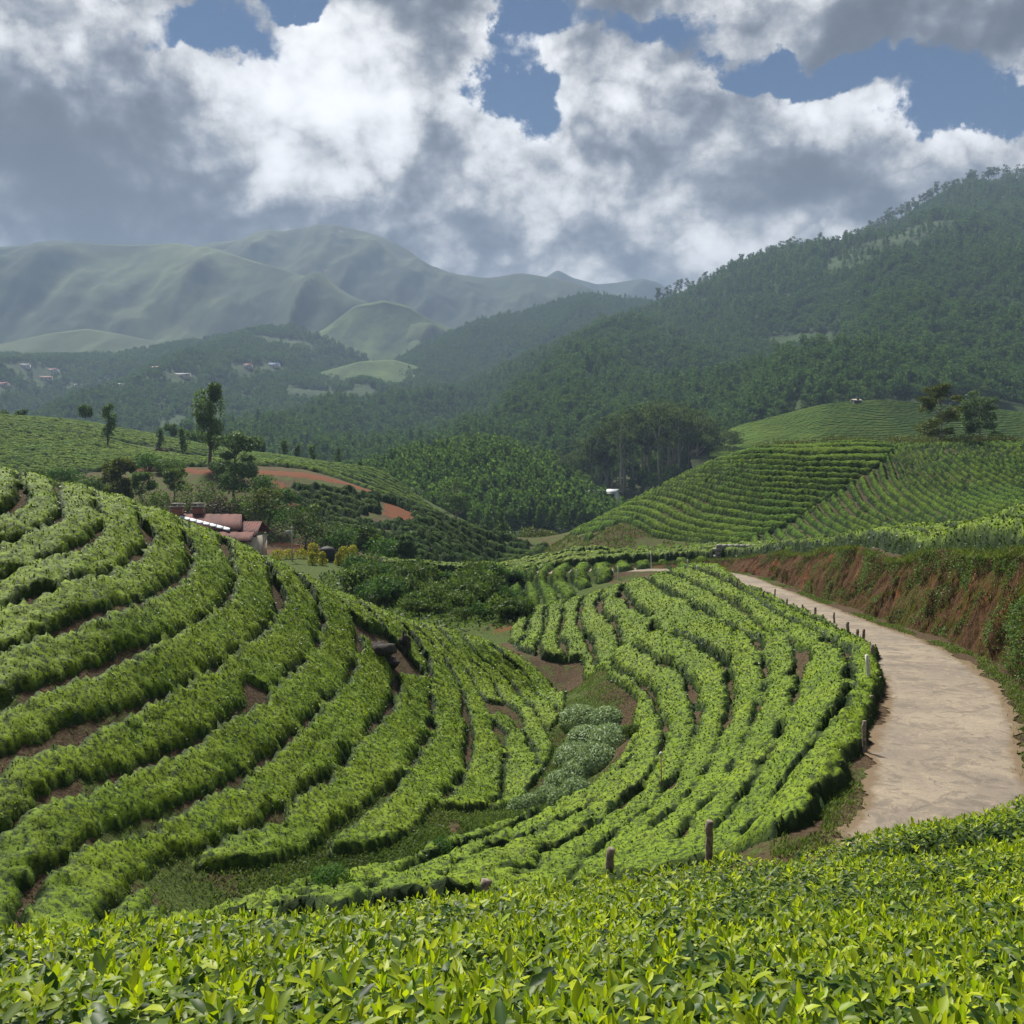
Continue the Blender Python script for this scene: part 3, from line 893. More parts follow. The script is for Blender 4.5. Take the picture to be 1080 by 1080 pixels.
hedge_zone(polyL, fL, 0.09, lambda n, N: 'clipped tea hedge sweeping round the knoll on the left, %s row up from the gully' % ordinal(n),
           'tea hedges round the left knoll', leaves=420, lsize=0.046, order=-1, gapw=0.005, edge=.07, hk=.25,
           cut=lambda X, Y: 0.10 * (1 - sstep(Y, 18, 26)) + 1.3 * sstep(1.5 - np.hypot(X - rock_at[0], Y - rock_at[1]), 0, 1.0) + 0.5 * sstep(fbm(X / 3.2, Y / 3.2, seed=77, oct=2), 0.52, 0.75))

# ---- the dome between gully and road
GM = [(-1, [(925, 765), (895, 800), (855, 845), (800, 884)]),
      (0, [(762, 606), (800, 626), (850, 650), (897, 674), (903, 715), (886, 741), (847, 785), (815, 822), (780, 860), (735, 893)]),
      (1, [(833, 650), (844, 669), (844, 697), (835, 719), (816, 748), (800, 785), (775, 825), (740, 865), (700, 897)]),
      (2, [(684, 609), (712, 622), (740, 636), (762, 647), (786, 660), (805, 679), (808, 702), (799, 727), (788, 758), (762, 802), (725, 848), (680, 887), (650, 905)]),
      (3, [(654, 617), (665, 632), (684, 648), (712, 662), (734, 675), (759, 688), (770, 705), (776, 720), (770, 748), (752, 785), (720, 825), (680, 862), (635, 893), (600, 908)]),
      (4, [(629, 635), (646, 648), (673, 673), (696, 687), (718, 701), (732, 720), (734, 738), (732, 762), (716, 796), (690, 828), (650, 860), (600, 893), (540, 915)]),
      (5, [(612, 634), (609, 652), (623, 674), (651, 696), (673, 713), (690, 732), (698, 754), (698, 776), (684, 806), (655, 833), (620, 862), (580, 885), (520, 908), (440, 928)]),
      (6, [(596, 641), (587, 663), (598, 684), (625, 706), (662, 733), (672, 755), (670, 778), (650, 808), (612, 842), (560, 870), (480, 898), (380, 930)]),
      (7, [(576, 648), (568, 672), (565, 693)]),
      (8, [(557, 656), (545, 672)])]
fM = guides(GM, 0.55, 11, 90)
rim = drop([(800, 625), (850, 648), (893, 668), (925, 690), (932, 730), (915, 785), (890, 838), (863, 870), (812, 893), (752, 909), (640, 929), (500, 955), (380, 972)], 11, 90, 0.0)
rim2 = drop([(235, 962), (300, 946), (380, 922), (480, 893), (560, 867), (612, 845), (648, 812), (668, 778), (668, 740), (640, 718), (610, 699), (568, 697), (543, 686), (536, 668)], 12, 70, 0.0)
polyM = [(14.0, 66)] + [tuple(p[:2]) for p in rim] + [(-6.5, 13.0)] + [tuple(p[:2]) for p in rim2] + [(1.5, 66), (6, 70), (10, 75), (13.2, 77), (14.4, 72)]
hedge_zone(polyM, fM, 0.10, lambda n, N: 'plump clipped tea hedge on the dome below the road, %s row in from the road' % ordinal(n),
           'tea hedges on the dome between gully and road', leaves=340, lsize=0.05, gapw=0.065, edge=.08, hk=.30,
           cut=lambda X, Y: 0.25 * sstep(fbm(X / 3.2, Y / 3.2, seed=87, oct=2), 0.4, 0.7) + 0.03 * sstep(Y, 27, 40) - 0.05 * (1 - sstep(Y, 21, 29)))

# ---- low field in the bend beyond
GK = [(0, [(548, 600), (536, 615), (532, 640)]), (2, [(578, 587), (562, 610), (550, 640)]), (4, [(612, 582), (600, 600), (588, 632)]), (5.5, [(640, 580), (632, 596), (645, 612)]),
      (8, [(690, 578), (688, 590), (700, 600)]), (10, [(730, 578), (728, 588), (735, 596)])]
fK = guides(GK, 0.5, 60, 112)
k1 = drop([(540, 648), (530, 615), (548, 592), (600, 580), (660, 575), (740, 575), (748, 588), (738, 600), (700, 597), (650, 607), (618, 622), (596, 638), (560, 650)], 60, 112)
hedge_zone(k1, fK, 0.25, lambda n, N: 'short tea hedge in the low field beyond the dome, %s row from its left end' % ordinal(n), 'tea hedges in the low field',
           leaves=35, lsize=0.07, gapw=0.16, edge=.2, wob=.1, mat='tea_far')

# ---- broad hill at the back right: two sets of rows meeting on a spur
SP = [(948, 468), (925, 490), (890, 512), (860, 530), (835, 548), (800, 563), (775, 571)]
spw = drop(SP, 90, 145, .5)
GA = [(0, [(880, 470), (948, 471)]), (1, [(770, 482), (850, 481), (940, 480)]), (4, [(722, 499), (800, 503), (870, 506), (900, 506)]), (8, [(680, 519), (750, 532), (810, 542), (845, 541)]),
      (11, [(645, 540), (700, 554), (760, 565), (785, 568)]), (13, [(615, 555), (660, 565), (720, 573)])]
_fA = guides(GA, 0.5, 90, 145)
fA = lambda X, Y: _fA(X, Y) * 1.4
skA = drop([(600, 562), (640, 541), (700, 509), (750, 486), (800, 471), (880, 466)], 95, 145, .55)
polyA = [tuple(p[:2]) for p in skA] + [(47.0, 137)] + [(p[0] + 0.5, p[1]) for p in spw] + [tuple(p[:2]) for p in drop([(740, 573), (690, 566), (655, 552), (620, 572)], 90, 145)]
polyA = [(p[0], p[1] + (3.0 if i < 7 else 0)) for i, p in enumerate(polyA)]
hedge_zone(polyA, fA, 0.30, lambda n, N: 'thin tea hedge across the back hill left of its spur, %s from the top' % ordinal(n), 'tea rows across the back hill',
           leaves=30, lsize=0.08, gapw=0.27, edge=.2, wob=.10, H=.6, mat='tea_far', lumps=.12)
GB = [(0, [(1010, 470), (1045, 487), (1085, 503)]), (6, [(962, 471), (975, 495), (1012, 520), (1060, 538)]), (9, [(940, 482), (948, 505), (975, 528), (1012, 550)]),
      (13, [(886, 516), (900, 535), (930, 550), (975, 562)]), (17, [(838, 549), (850, 560), (880, 568), (920, 574)]), (20, [(790, 570), (815, 577), (850, 581)]), (-5, [(1060, 470), (1085, 478)])]
_fB = guides(GB, 0.5, 80, 145)
fB = lambda X, Y: _fB(X, Y) * 1.35
bot = drop([(770, 576), (830, 584), (900, 581), (980, 572), (1040, 558), (1085, 545)], 72, 125)
polyB = [(p[0] - 0.1, p[1]) for p in spw][::-1] + [(47.5, 141), (58, 142), (76, 142), (76, 108)] + [tuple(p[:2]) for p in bot][::-1]
hedge_zone(polyB, fB, 0.30, lambda n, N: 'thin tea hedge down the back hill right of its spur, %s from the top' % ordinal(n), 'tea rows curving down the back hill',
           leaves=30, lsize=0.08, gapw=0.27, edge=.2, wob=.10, H=.6, mat='tea_far', lumps=.12)

# ---- rows along the top of the clay cut
def fT(X, Y):
    d, z, s = road_coord(X, Y)
    return (np.minimum(d, 40) - 3.85) / 1.75 + 0.2 * vnoise(X / 6, Y / 6, seed=9)
cs_ = np.linspace(46, 150, 34)
def off_road(s, d):
    x = np.interp(s, RS, RL[:, 0]); y = np.interp(s, RS, RL[:, 1]); tx = np.interp(s, RS, RT[:, 0]); ty = np.interp(s, RS, RT[:, 1])
    return np.column_stack([x + ty * d, y - tx * d])
polyT = np.vstack([off_road(cs_[(cs_ < 143)], 3.9), off_road(cs_[cs_ < 143], 11.2)[::-1]])
hedge_zone(polyT, fT, 0.14, lambda n, N: 'tea hedge along the top of the red clay bank, %s row back from the edge' % ordinal(n), 'tea hedges above the clay bank',
           leaves=200, lsize=0.06, gapw=0.04, H=1.0, hk=.6)

# ---- tea on the left slopes behind the bungalow
def fline(a, b, pitch):
    a = np.array(a[:2], float); b = np.array(b[:2], float); n = unit(np.array([-(b - a)[1], (b - a)[0]])[None])[0]
    return lambda X, Y: ((X - a[0]) * n[0] + (Y - a[1]) * n[1]) / pitch + 0.35 * fbm(X / 15, Y / 15, seed=61)
pD = [tuple(p[:2]) for p in drop([(575, 584), (540, 594), (470, 594), (420, 592), (375, 572), (335, 550), (285, 525), (280, 512)], 95, 160, .2)] + [at(330, 506, 144)[:2], at(395, 520, 145)[:2], at(425, 526, 147)[:2], at(450, 537, 149)[:2], at(520, 560, 143)[:2], at(580, 580, 137)[:2]]
hedge_zone(pD, fline(at(330, 495, 150), at(570, 577, 135), 2.2), 0.3, lambda n, N: 'dark lumpy tea row on the eroded slope past the bungalow, %s below the red cut' % ordinal(n),
           'dark tea rows on the eroded slope', leaves=25, lsize=0.08, gapw=0.22, lumps=0.55, H=1.0, mat='tea_far', order=-1, lift_young=.45, edge=.5, cut=lambda X, Y: 1.2 * near_poly(X, Y, drop([(395, 548), (425, 545), (412, 535)], 100, 160), 2.4) + 1.0 * near_poly(X, Y, drop([(296, 512), (300, 535)], 100, 160), 2.0))
pE = drop([(-40, 500), (60, 500), (150, 492), (250, 490), (340, 498), (400, 514), (400, 505), (330, 492), (200, 484), (100, 474), (0, 467), (-40, 465)], 120, 182, .3)
pE = [at(-220, 500, 140)[:2]] + [tuple(p[:2]) for p in pE[:6]] + [at(430, 517, 150)[:2], at(330, 491, 182)[:2], at(200, 482, 192)[:2], at(100, 472, 200)[:2], at(-220, 465, 200)[:2]]
hedge_zone(pE, fline(at(0, 465, 180), at(330, 491, 168), 2.1), 0.4, lambda n, N: 'tea row on the terrace above the red cut, %s row back from the cut' % ordinal(n),
           'tea rows on the terrace above the red cut', gapw=0.28, H=0.8, mat='tea_far', edge=.4, lumps=.2)
pF = [at(-220, 462, 200)[:2], at(100, 470, 200)[:2], at(200, 480, 203)[:2], at(300, 485, 205)[:2], at(420, 500, 203)[:2], at(480, 520, 203)[:2], at(400, 500, 226)[:2], at(300, 482, 232)[:2], at(200, 467, 236)[:2], at(-220, 437, 238)[:2]]
hedge_zone(pF, fline(at(0, 437, 230), at(300, 482, 225), 2.4), 0.5, lambda n, N: 'tea row on the farthest green ridge at the left, %s row up its slope' % ordinal(n),
           'tea rows on the far left ridge', gapw=0.25, H=0.8, mat='tea_far', edge=.5, lumps=.2)

# ---- foreground hedge the camera looks over: real blades, buds and old leaves
FG = [at(0, 1080, 1.22), at(540, 1080, 1.33), at(1080, 1080, 1.42), at(0, 1015, 1.9), at(540, 1000, 2.2), at(1080, 985, 2.35), at(0, 985, 2.9), at(150, 978, 3.1), at(300, 965, 3.5), at(500, 943, 4.2), at(700, 920, 5.2),
      at(850, 893, 6.5), at(1000, 866, 8.0), at(1080, 842, 9.0), at(540, 955, 3.2), at(800, 952, 3.6), at(1000, 925, 4.1), at(1080, 885, 5.4), at(0, 1040, 4.6), at(540, 1015, 7.5), at(900, 950, 10), at(1250, 830, 8), at(1250, 960, 2.5), at(-200, 1010, 2.6),
      (-1.5, .5, -.48), (1.5, .5, -.42), (0, .5, -.45), (9, 13, -4.1)]
FG = np.array(FG)
fgS = RBF(FG, FG[:, 2], 0.5, 0.01)
def fg_top(X, Y):
    return fgS(X, Y) + 0.05 * fbm(X / 0.9, Y / 0.9, seed=71, oct=3) + 0.02 * vnoise(X / .22, Y / .22, seed=72)
fg_poly = np.array([(-2.9, 0.85), (3.4, 0.85), (6.4, 2.6), (7.2, 5.5), (7.0, 9.3), (4.9, 9.6), (3.7, 8.5), (2.3, 7.2), (1.1, 5.9), (-0.2, 4.7), (-1.0, 4.0), (-2.2, 3.8), (-4.6, 3.6), (-4.6, 2.0)])
split_w = [(1.05, 5.6), (2.0, 5.55), (3.2, 6.1), (4.6, 6.7), (7.4, 7.3)]            # the little path that parts the far strip


def fg_hedge(poly, label, seed, dmul=1.0):
    r = np.random.default_rng(seed)
    st = 0.055
    x0, y0 = poly.min(0); x1, y1 = poly.max(0)
    X, Y = np.meshgrid(np.arange(x0, x1 + st, st), np.arange(y0, y1 + st, st))
    pd = poly_dist(X, Y, poly) * np.where(in_poly(X, Y, poly), 1, -1)
    prof = sstep(pd, 0, 0.28)
    top = fg_top(X, Y) - 0.10
    gr = terrain(X, Y)
    H_ = np.clip(top - gr, 0.3, 1.3)
    Z = top - (1 - prof) * H_ - (1 - sstep(pd, .2, .5)) * 0.10
    ny_, nx_ = X.shape
    idx = np.arange(nx_ * ny_).reshape(ny_, nx_)
    kp = (pd > -0.02); kp = kp[:-1, :-1] & kp[1:, 1:] & kp[1:, :-1] & kp[:-1, 1:]
    cq = np.stack([idx[:-1, :-1], idx[:-1, 1:], idx[1:, 1:], idx[1:, :-1]], -1)[kp]
    u, inv = np.unique(cq, return_inverse=True)
    VV = np.stack([X, Y, Z + 0.03 * vnoise(X / .06, Y / .06, seed=77)], -1).reshape(-1, 3)
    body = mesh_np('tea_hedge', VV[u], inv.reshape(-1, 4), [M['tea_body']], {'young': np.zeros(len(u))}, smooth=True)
    # scatter
    area = (x1 - x0) * (y1 - y0)
    def scatter(dens, near_bias):
        n = int(area * dens)
        x = r.uniform(x0, x1, n); y = r.uniform(y0, y1, n)
        k = in_poly(x, y, poly); x, y = x[k], y[k]
        d = np.hypot(x, y); pk = r.random(len(x)) < np.clip((near_bias / d) ** 1.1, 0.0, 1)
        vis = np.abs(x) < 0.70 * y + 1.5
        k = pk & vis
        return x[k], y[k]
    def base(x, y, sink):
        pdd = poly_dist(x, y, poly)
        z = fg_top(x, y) - (1 - sstep(pdd, 0, .28)) * np.clip(fg_top(x, y) - terrain(x, y), .3, 1.3) * 0.55 - sink
        return np.column_stack([x, y, z])
    Vs = []; Qs = []; Ts = []; Ys = []; nb_ = 0
    def emit(P, D_, N_, L, Wd, cu, yo):
        nonlocal nb_
        V, Q, T = blades(P, D_, N_, L, Wd, cu)
        Vs.append(V); Qs.append(Q + nb_); Ts.append(T + nb_); Ys.append(np.repeat(yo, 8)); nb_ += len(V)
    # old leaves
    x, y = scatter(5200 * dmul, 2.9)
    n = len(x); d = np.hypot(x, y); gsz = np.clip(d / 4.5, 1.0, 1.35)
    P = base(x, y, r.uniform(0.0, 0.13, n))
    az = r.uniform(0, 2 * np.pi, n); el = r.uniform(-0.4, 0.7, n)
    D_ = np.column_stack([np.cos(az) * np.cos(el), np.sin(az) * np.cos(el), np.sin(el)])
    N_ = unit(np.column_stack([r.normal(0, .35, n), r.normal(0, .35, n), np.ones(n)]))
    L = r.uniform(0.020, 0.042, n) * gsz
    emit(P, D_, N_, L, L * r.uniform(.42, .56, n), r.uniform(-.05, .28, n), np.clip(r.normal(.12, .14, n), 0, .5))
    # shoots: one bud spear and two to three opening leaves
    x, y = scatter(1500 * dmul, 2.9)
    pa = fbm(x / .35, y / .35, seed=73, oct=2)
    k = pa > r.uniform(-.5, .5, len(x)); x, y = x[k], y[k]
    n = len(x); d = np.hypot(x, y); gsz = np.clip(d / 4.5, 1.0, 1.3)
    big = r.choice([0.48, 0.68, 0.95], n, p=[.45, .42, .13]) * gsz
    P = base(x, y, r.uniform(-0.015, 0.05, n))
    az0 = r.uniform(0, 2 * np.pi, n); lean = r.uniform(0, .35, n)
    ax = np.column_stack([np.cos(az0) * np.sin(lean), np.sin(az0) * np.sin(lean), np.cos(lean)])
    yo = np.clip(r.normal(.66, .25, n), .1, 1)
    for j, (elv, ln, wd, up) in enumerate([(1.45, .032, .26, .010), (.95, .038, .42, .003), (.6, .043, .48, -.004), (.25, .048, .50, -.014)]):
        kk = np.ones(n, bool) if j < 3 else r.random(n) < .6
        a = az0 + j * 2.4 + r.normal(0, .3, n); e_ = elv + r.normal(0, .16, n)
        D_ = unit(np.column_stack([np.cos(a) * np.cos(e_), np.sin(a) * np.cos(e_), np.sin(e_)]) + ax * .35 - [0, 0, .35])
        N_ = unit(np.column_stack([-np.cos(a) * np.sin(e_), -np.sin(a) * np.sin(e_), np.cos(e_) + 0.05]))
        L = ln * big * r.uniform(.75, 1.25, n)
        emit((P + ax * (up * big)[:, None])[kk], D_[kk], N_[kk], L[kk], (L * wd)[kk], (r.uniform(-.1, .25, n))[kk], np.clip(yo * (1.15 - .14 * j), 0, 1)[kk])
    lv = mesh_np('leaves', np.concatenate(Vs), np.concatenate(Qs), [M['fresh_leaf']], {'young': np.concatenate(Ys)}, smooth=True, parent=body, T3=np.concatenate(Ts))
    # woody twigs under the leaves
    x, y = scatter(70, 2.0); n = len(x)
    P = base(x, y, np.full(n, .16)); D_ = rand_dir(n, 1.2, r); S = unit(np.cross(D_, [0.3, 1, 0])) * 0.0022
    Pt = P + D_ * r.uniform(.08, .17, n)[:, None]
    V = np.stack([P - S, P + S, Pt + S * .6, Pt - S * .6], 1).reshape(-1, 3)
    mesh_np('twigs', V, np.arange(len(V)).reshape(-1, 4), [M['twig']], parent=body)
    return tag(body, label, 'tea hedge')


near_p = np.array([(-2.9, 0.85), (3.4, 0.85), (6.4, 2.6), (7.2, 5.5), (7.3, 7.0), (4.6, 6.45), (3.2, 5.85), (2.0, 5.35), (0.85, 5.35), (-0.2, 4.7), (-1.0, 4.0), (-2.2, 3.8), (-4.6, 3.6), (-4.6, 2.0)])
far_p = np.array([(1.15, 5.65), (2.0, 5.65), (3.2, 6.15), (4.6, 6.8), (7.4, 7.4), (7.2, 9.4), (4.9, 9.6), (3.7, 8.5), (2.3, 7.2)])
fg_hedge(near_p, 'large tea hedge filling the bottom of the view, bright yellow-green shoots over glossy old leaves', 5)
fg_hedge(far_p, 'strip of tea hedge overhanging the near end of the road, behind a narrow dark furrow', 6, 0.8)

HAZE = 0.00026
# ------------------------------------------------------------------ far hills: lofted from foot to crest, then down the back
def line3(pts, n):
    P = np.array([at(*p) for p in pts], float)
    s = np.concatenate([[0], np.cumsum(np.hypot(np.diff(P[:, 0]), np.diff(P[:, 1])))])
    q = np.linspace(0, s[-1], n)
    out = np.column_stack([np.interp(q, s, P[:, k]) for k in range(3)])
    k = max(3, n // 40); ker = np.ones(k) / k            # soften the corners
    for c in range(3):
        pad = np.pad(out[:, c], (k, k), mode='reflect', reflect_type='odd')
        out[:, c] = np.convolve(pad, ker, 'same')[k:-k]
    return out


def far(L, k):
    return [(a, b, c * k) for a, b, c in L]


def hill(name, ridge, foot, mat, n=220, m=70, back=0.5, amp=20.0, freq=120.0, pw=1.0, seed=0, skirt=60, ridge_amp=0.15, drop_by=0.0):
    R = line3(ridge, n); Ft = line3(foot, n)
    R[:, 2] -= drop_by
    rows = []; tt = []
    sk = Ft.copy(); sk[:, 1] -= skirt; sk[:, 2] -= skirt * 0.6
    rows.append(sk); tt.append(0)
    for j in range(m + 1):
        t = j / m
        P = Ft * (1 - t) + R * t
        P[:, 2] = Ft[:, 2] + (R[:, 2] - Ft[:, 2]) * t ** pw
        rows.append(P); tt.append(t)
    for j in range(1, 13):
        t = j / 12
        P = R.copy(); P[:, 1] += back * (R[:, 1].mean()) * t; P[:, 0] *= (1 + back * t)
        P[:, 2] = R[:, 2] * (1 - t) ** 1.3 - 60 * t
        rows.append(P); tt.append(1 + t)
    G = np.stack(rows); T_ = np.array(tt)[:, None] * np.ones((1, n))
    a = fbm(G[..., 0] / freq, G[..., 1] / (freq * 2.2), seed=seed, oct=6, rough=0.55)
    b = 1 - 2 * np.abs(fbm(G[..., 0] / (freq * 1.3) + 3, G[..., 1] / (freq * 4), seed=seed + 9, oct=4, rough=0.5))
    env = np.where(T_ <= 1, np.sin(np.clip(T_, 0, 1) * math.pi) ** 0.7 * (1 - ridge_amp) + ridge_amp * T_, ridge_amp)
    G[..., 2] += amp * env * (0.6 * a + 0.7 * (b - 0.4))
    idx = np.arange(G.shape[0] * n).reshape(G.shape[0], n)
    Q = np.stack([idx[:-1, :-1], idx[:-1, 1:], idx[1:, 1:], idx[1:, :-1]], -1).reshape(-1, 4)
    o = mesh_np(name, G.reshape(-1, 3), Q, [mat], smooth=True)
    tag(o, kind='structure')
    return o, G[1:m + 2]


def hill_mat(name, base, patch, scale, rocks=None, detail=9, thr=(0.45, 0.6)):
    m, t = new_mat(name)
    n1 = t.noise(t.pos, scale, detail, 0.6); n2 = t.noise(t.pos, scale * 9, 6, 0.7); n3 = t.noise(t.vmath('MULTIPLY', t.pos, (1, .4, 1)), scale * 2.7, 6, 0.6)
    c = t.mix(t.ramp(n1, *thr), base, patch)
    c = t.mix(t.ramp(n3, .5, .62, 0, .65), c, tuple(x * .55 for x in base))
    c = t.mix(t.ramp(n2, .3, .7), t.mix(1.0, c, (.7, .72, .75), 'MULTIPLY'), c)
    if rocks: c = t.mix(t.ramp(t.noise(t.pos, scale * 5, 4), .66, .72), c, rocks)
    finish(t, c, 0.95, n2, 3.0, 0.5, 0.1)
    return m


m_for = hill_mat('forest_floor', (0.036, 0.065, 0.020), (0.048, 0.074, 0.024), 0.01)
m_grs = hill_mat('mountain_grass', (0.032, 0.056, 0.022), (0.088, 0.120, 0.036), 0.0026, thr=(.44, .58))  # paler grass patches also stand in for patches of sun
m_grs2 = hill_mat('mountain_grass_dark', (0.030, 0.052, 0.022), (0.065, 0.090, 0.030), 0.0015, rocks=(.14, .12, .10))
m_mead = hill_mat('meadow', (0.060, 0.100, 0.028), (0.095, 0.14, 0.036), 0.01)
m_blue = hill_mat('peak_forest', (0.030, 0.050, 0.030), (0.045, 0.065, 0.035), 0.002)
m_bare = hill_mat('forest_clearing', (0.045, 0.060, 0.022), (0.085, 0.085, 0.040), 0.012)

# the big wooded mountain on the right
ridgeR = [(120, 462, 900), (230, 446, 950), (350, 442, 1000), (430, 433, 1030), (500, 414, 1060), (560, 390, 1090), (620, 362, 1120), (660, 340, 1150), (700, 322, 1180), (750, 303, 1200), (800, 281, 1230), (850, 266, 1250),
          (900, 262, 1250), (950, 233, 1270), (1000, 204, 1290), (1040, 192, 1295), (1080, 190, 1300), (1160, 178, 1330), (1260, 170, 1350), (1400, 190, 1380)]
footR = [(60, 505, 520), (230, 508, 500), (400, 510, 450), (500, 512, 430), (600, 515, 410), (700, 505, 400), (780, 470, 400), (850, 442, 410), (950, 425, 420), (1080, 428, 420), (1250, 430, 420), (1420, 440, 430)]
oR, gR = hill('mountain', ridgeR, footR, m_for, n=320, m=110, amp=62, freq=170, pw=1.1, seed=3, skirt=50, back=.25, ridge_amp=.04)
# secondary wooded hill behind it
oS, gS = hill('hill', [(395, 412, 1480), (415, 388, 1500), (450, 365, 1520), (500, 344, 1550), (560, 330, 1580), (620, 314, 1600), (680, 319, 1600), (730, 335, 1600), (820, 360, 1600)],
              [(400, 436, 1120), (440, 430, 1130), (500, 420, 1150), (600, 400, 1200), (700, 380, 1230), (830, 380, 1300)], m_for, n=180, m=60, amp=40, freq=160, seed=13, back=.2, ridge_amp=.05)
# pale meadow knoll
oMd, gMd = hill('hill', [(300, 405, 1240), (340, 392, 1270), (380, 381, 1290), (415, 379, 1300), (445, 388, 1300)], [(300, 425, 1090), (350, 425, 1095), (400, 424, 1100), (440, 424, 1110)], m_mead, n=60, m=24, amp=5, freq=90, seed=5, back=.1, ridge_amp=.02)
# village hill on the left
oV, gV = hill('hill', far([(-260, 372, 1800), (-60, 380, 1850), (0, 378, 1850), (80, 380, 1850), (140, 372, 1850), (200, 362, 1900), (260, 351, 1900), (310, 344, 1900), (345, 357, 1850), (400, 384, 1800), (460, 400, 1700)], .80),
              [(-260, 470, 800), (0, 468, 780), (200, 462, 800), (350, 450, 950), (470, 430, 1080)], m_for, n=260, m=90, amp=46, freq=180, seed=23, back=.15, ridge_amp=.05)
# low hump in the mist between
hill('hill', far([(-160, 372, 2350), (-20, 368, 2350), (50, 352, 2400), (90, 346, 2400), (130, 353, 2400), (190, 366, 2350), (300, 372, 2300)], 0.72), far([(-160, 392, 2000), (300, 392, 2000)], 0.76), m_grs2, n=120, m=30, amp=22, freq=120, seed=33, back=.1, ridge_amp=.05)
# grass mountains
hill('mountain', far([(-500, 262, 3300), (-100, 260, 3300), (0, 259, 3300), (100, 258, 3300), (190, 258, 3300), (240, 267, 3200), (300, 284, 3050), (345, 302, 2950), (385, 320, 2850), (430, 345, 2700), (490, 372, 2600)], 0.68),
     far([(-500, 396, 2250), (0, 396, 2250), (250, 396, 2250), (500, 396, 2300)], 0.74), m_grs, n=260, m=80, amp=165, freq=300, seed=43, pw=1.15, back=.1, ridge_amp=.06)
hill('hill', far([(300, 372, 2500), (345, 345, 2550), (375, 322, 2600), (405, 316, 2600), (430, 322, 2600), (455, 338, 2580), (490, 352, 2560), (540, 368, 2500)], 0.7), far([(290, 392, 2230), (540, 392, 2230)], 0.735), m_mead, n=120, m=40, amp=42, freq=150, seed=47, back=.08, ridge_amp=.05)
hill('mountain', far([(60, 275, 3900), (150, 268, 4000), (220, 260, 4000), (280, 250, 4000), (330, 241, 4000), (365, 240, 4000), (395, 247, 4000), (425, 260, 4000), (452, 280, 3950), (480, 291, 3900), (515, 294, 3900), (550, 288, 3800), (585, 294, 3700), (620, 303, 3700), (700, 340, 3500)], 0.66),
     far([(60, 372, 2900), (400, 372, 2900), (720, 372, 2900)], 0.72), m_grs2, n=240, m=70, amp=130, freq=250, seed=53, back=.1, ridge_amp=.04)
hill('mountain', far([(520, 320, 5000), (560, 303, 5000), (588, 284, 5000), (604, 293, 5000), (630, 300, 5000), (652, 298, 4900), (678, 294, 4900), (694, 299, 4900), (710, 308, 4900), (760, 330, 4900)], 0.62), far([(520, 372, 4300), (760, 372, 4300)], 0.62),
     m_blue, n=100, m=30, amp=90, freq=300, seed=63, back=.1, ridge_amp=.05)
# plantation knoll in the valley
oP, gP = hill('hill', [(330, 520, 330), (400, 498, 330), (440, 484, 335), (490, 479, 340), (540, 483, 340), (580, 497, 335), (620, 520, 330), (650, 545, 325), (700, 570, 320)],
              [(330, 560, 250), (440, 552, 245), (560, 556, 245), (640, 565, 250), (700, 580, 255)], m_for, n=100, m=40, amp=5, freq=40, seed=73, back=.12, skirt=20, ridge_amp=.1)
# slope carrying the eucalyptus grove and the valley floor behind the knoll
oG, gG = hill('hill', [(380, 498, 480), (480, 497, 470), (560, 497, 460), (600, 494, 440), (680, 480, 420), (760, 474, 410), (830, 470, 400), (900, 470, 400)],
              [(380, 530, 350), (560, 530, 340), (640, 524, 320), (700, 518, 310), (760, 516, 300), (900, 510, 300)], m_bare, n=80, m=24, amp=4, freq=60, seed=83, back=.05, skirt=20, ridge_amp=.1)
# tea field below the forest on the right
oTF, gTF = hill('hill', [(730, 470, 370), (780, 450, 375), (830, 437, 380), (870, 427, 380), (930, 422, 385), (1000, 428, 385), (1080, 436, 385), (1250, 440, 385)],
                [(730, 486, 300), (800, 482, 300), (900, 480, 300), (1000, 480, 300), (1250, 482, 300)], m_bare, n=160, m=40, amp=4, freq=70, seed=93, back=.1, skirt=20, ridge_amp=.05)


def grid_tri(G):
    return G


def sample_grid(G, n, r, mask=None):
    """n random points spread evenly over a lofted slope"""
    p = np.stack([G[:-1, :-1], G[:-1, 1:], G[1:, 1:], G[1:, :-1]], 2)
    ar = np.hypot(*(np.cross(p[:, :, 2] - p[:, :, 0], p[:, :, 3] - p[:, :, 1])[..., 1:]).transpose(2, 0, 1)).ravel()
    pr = ar / ar.sum()
    k = r.choice(len(ar), n, p=pr)
    a = r.random((n, 1)); b = r.random((n, 1)); q = p.reshape(-1, 4, 3)[k]
    P = (q[:, 0] * (1 - a) + q[:, 1] * a) * (1 - b) + (q[:, 3] * (1 - a) + q[:, 2] * a) * b
    P = np.column_stack([P, k // (G.shape[1] - 1) / (G.shape[0] - 1)])
    if mask is not None: P = P[mask(P)]
    return P


# ------------------------------------------------------------------ trees
def crown_cards(blobs_, per, size, r, up=0.25, wid=0.6, shell=0.55):
    """leaf sprays filling lumpy volumes; blob = (x, y, z, rx, ry, rz)"""
    Ps = []; Ns = []
    for b in blobs_:
        d = rand_dir(per, 0.15, r); rad = r.uniform(shell, 1.0, per)[:, None] ** 0.7
        Ps.append(np.array(b[:3]) + d * rad * np.array(b[3:6])); Ns.append(d)
    P = np.concatenate(Ps); N = np.concatenate(Ns)
    Dr = unit(N * 0.15 + rand_dir(len(P), up * .5, r))
    s = size * r.uniform(0.6, 1.4, len(P))
    return rhombs(P, Dr, unit(N + rand_dir(len(P), 0.3, r) * 0.55), s, s * wid, 0.12)


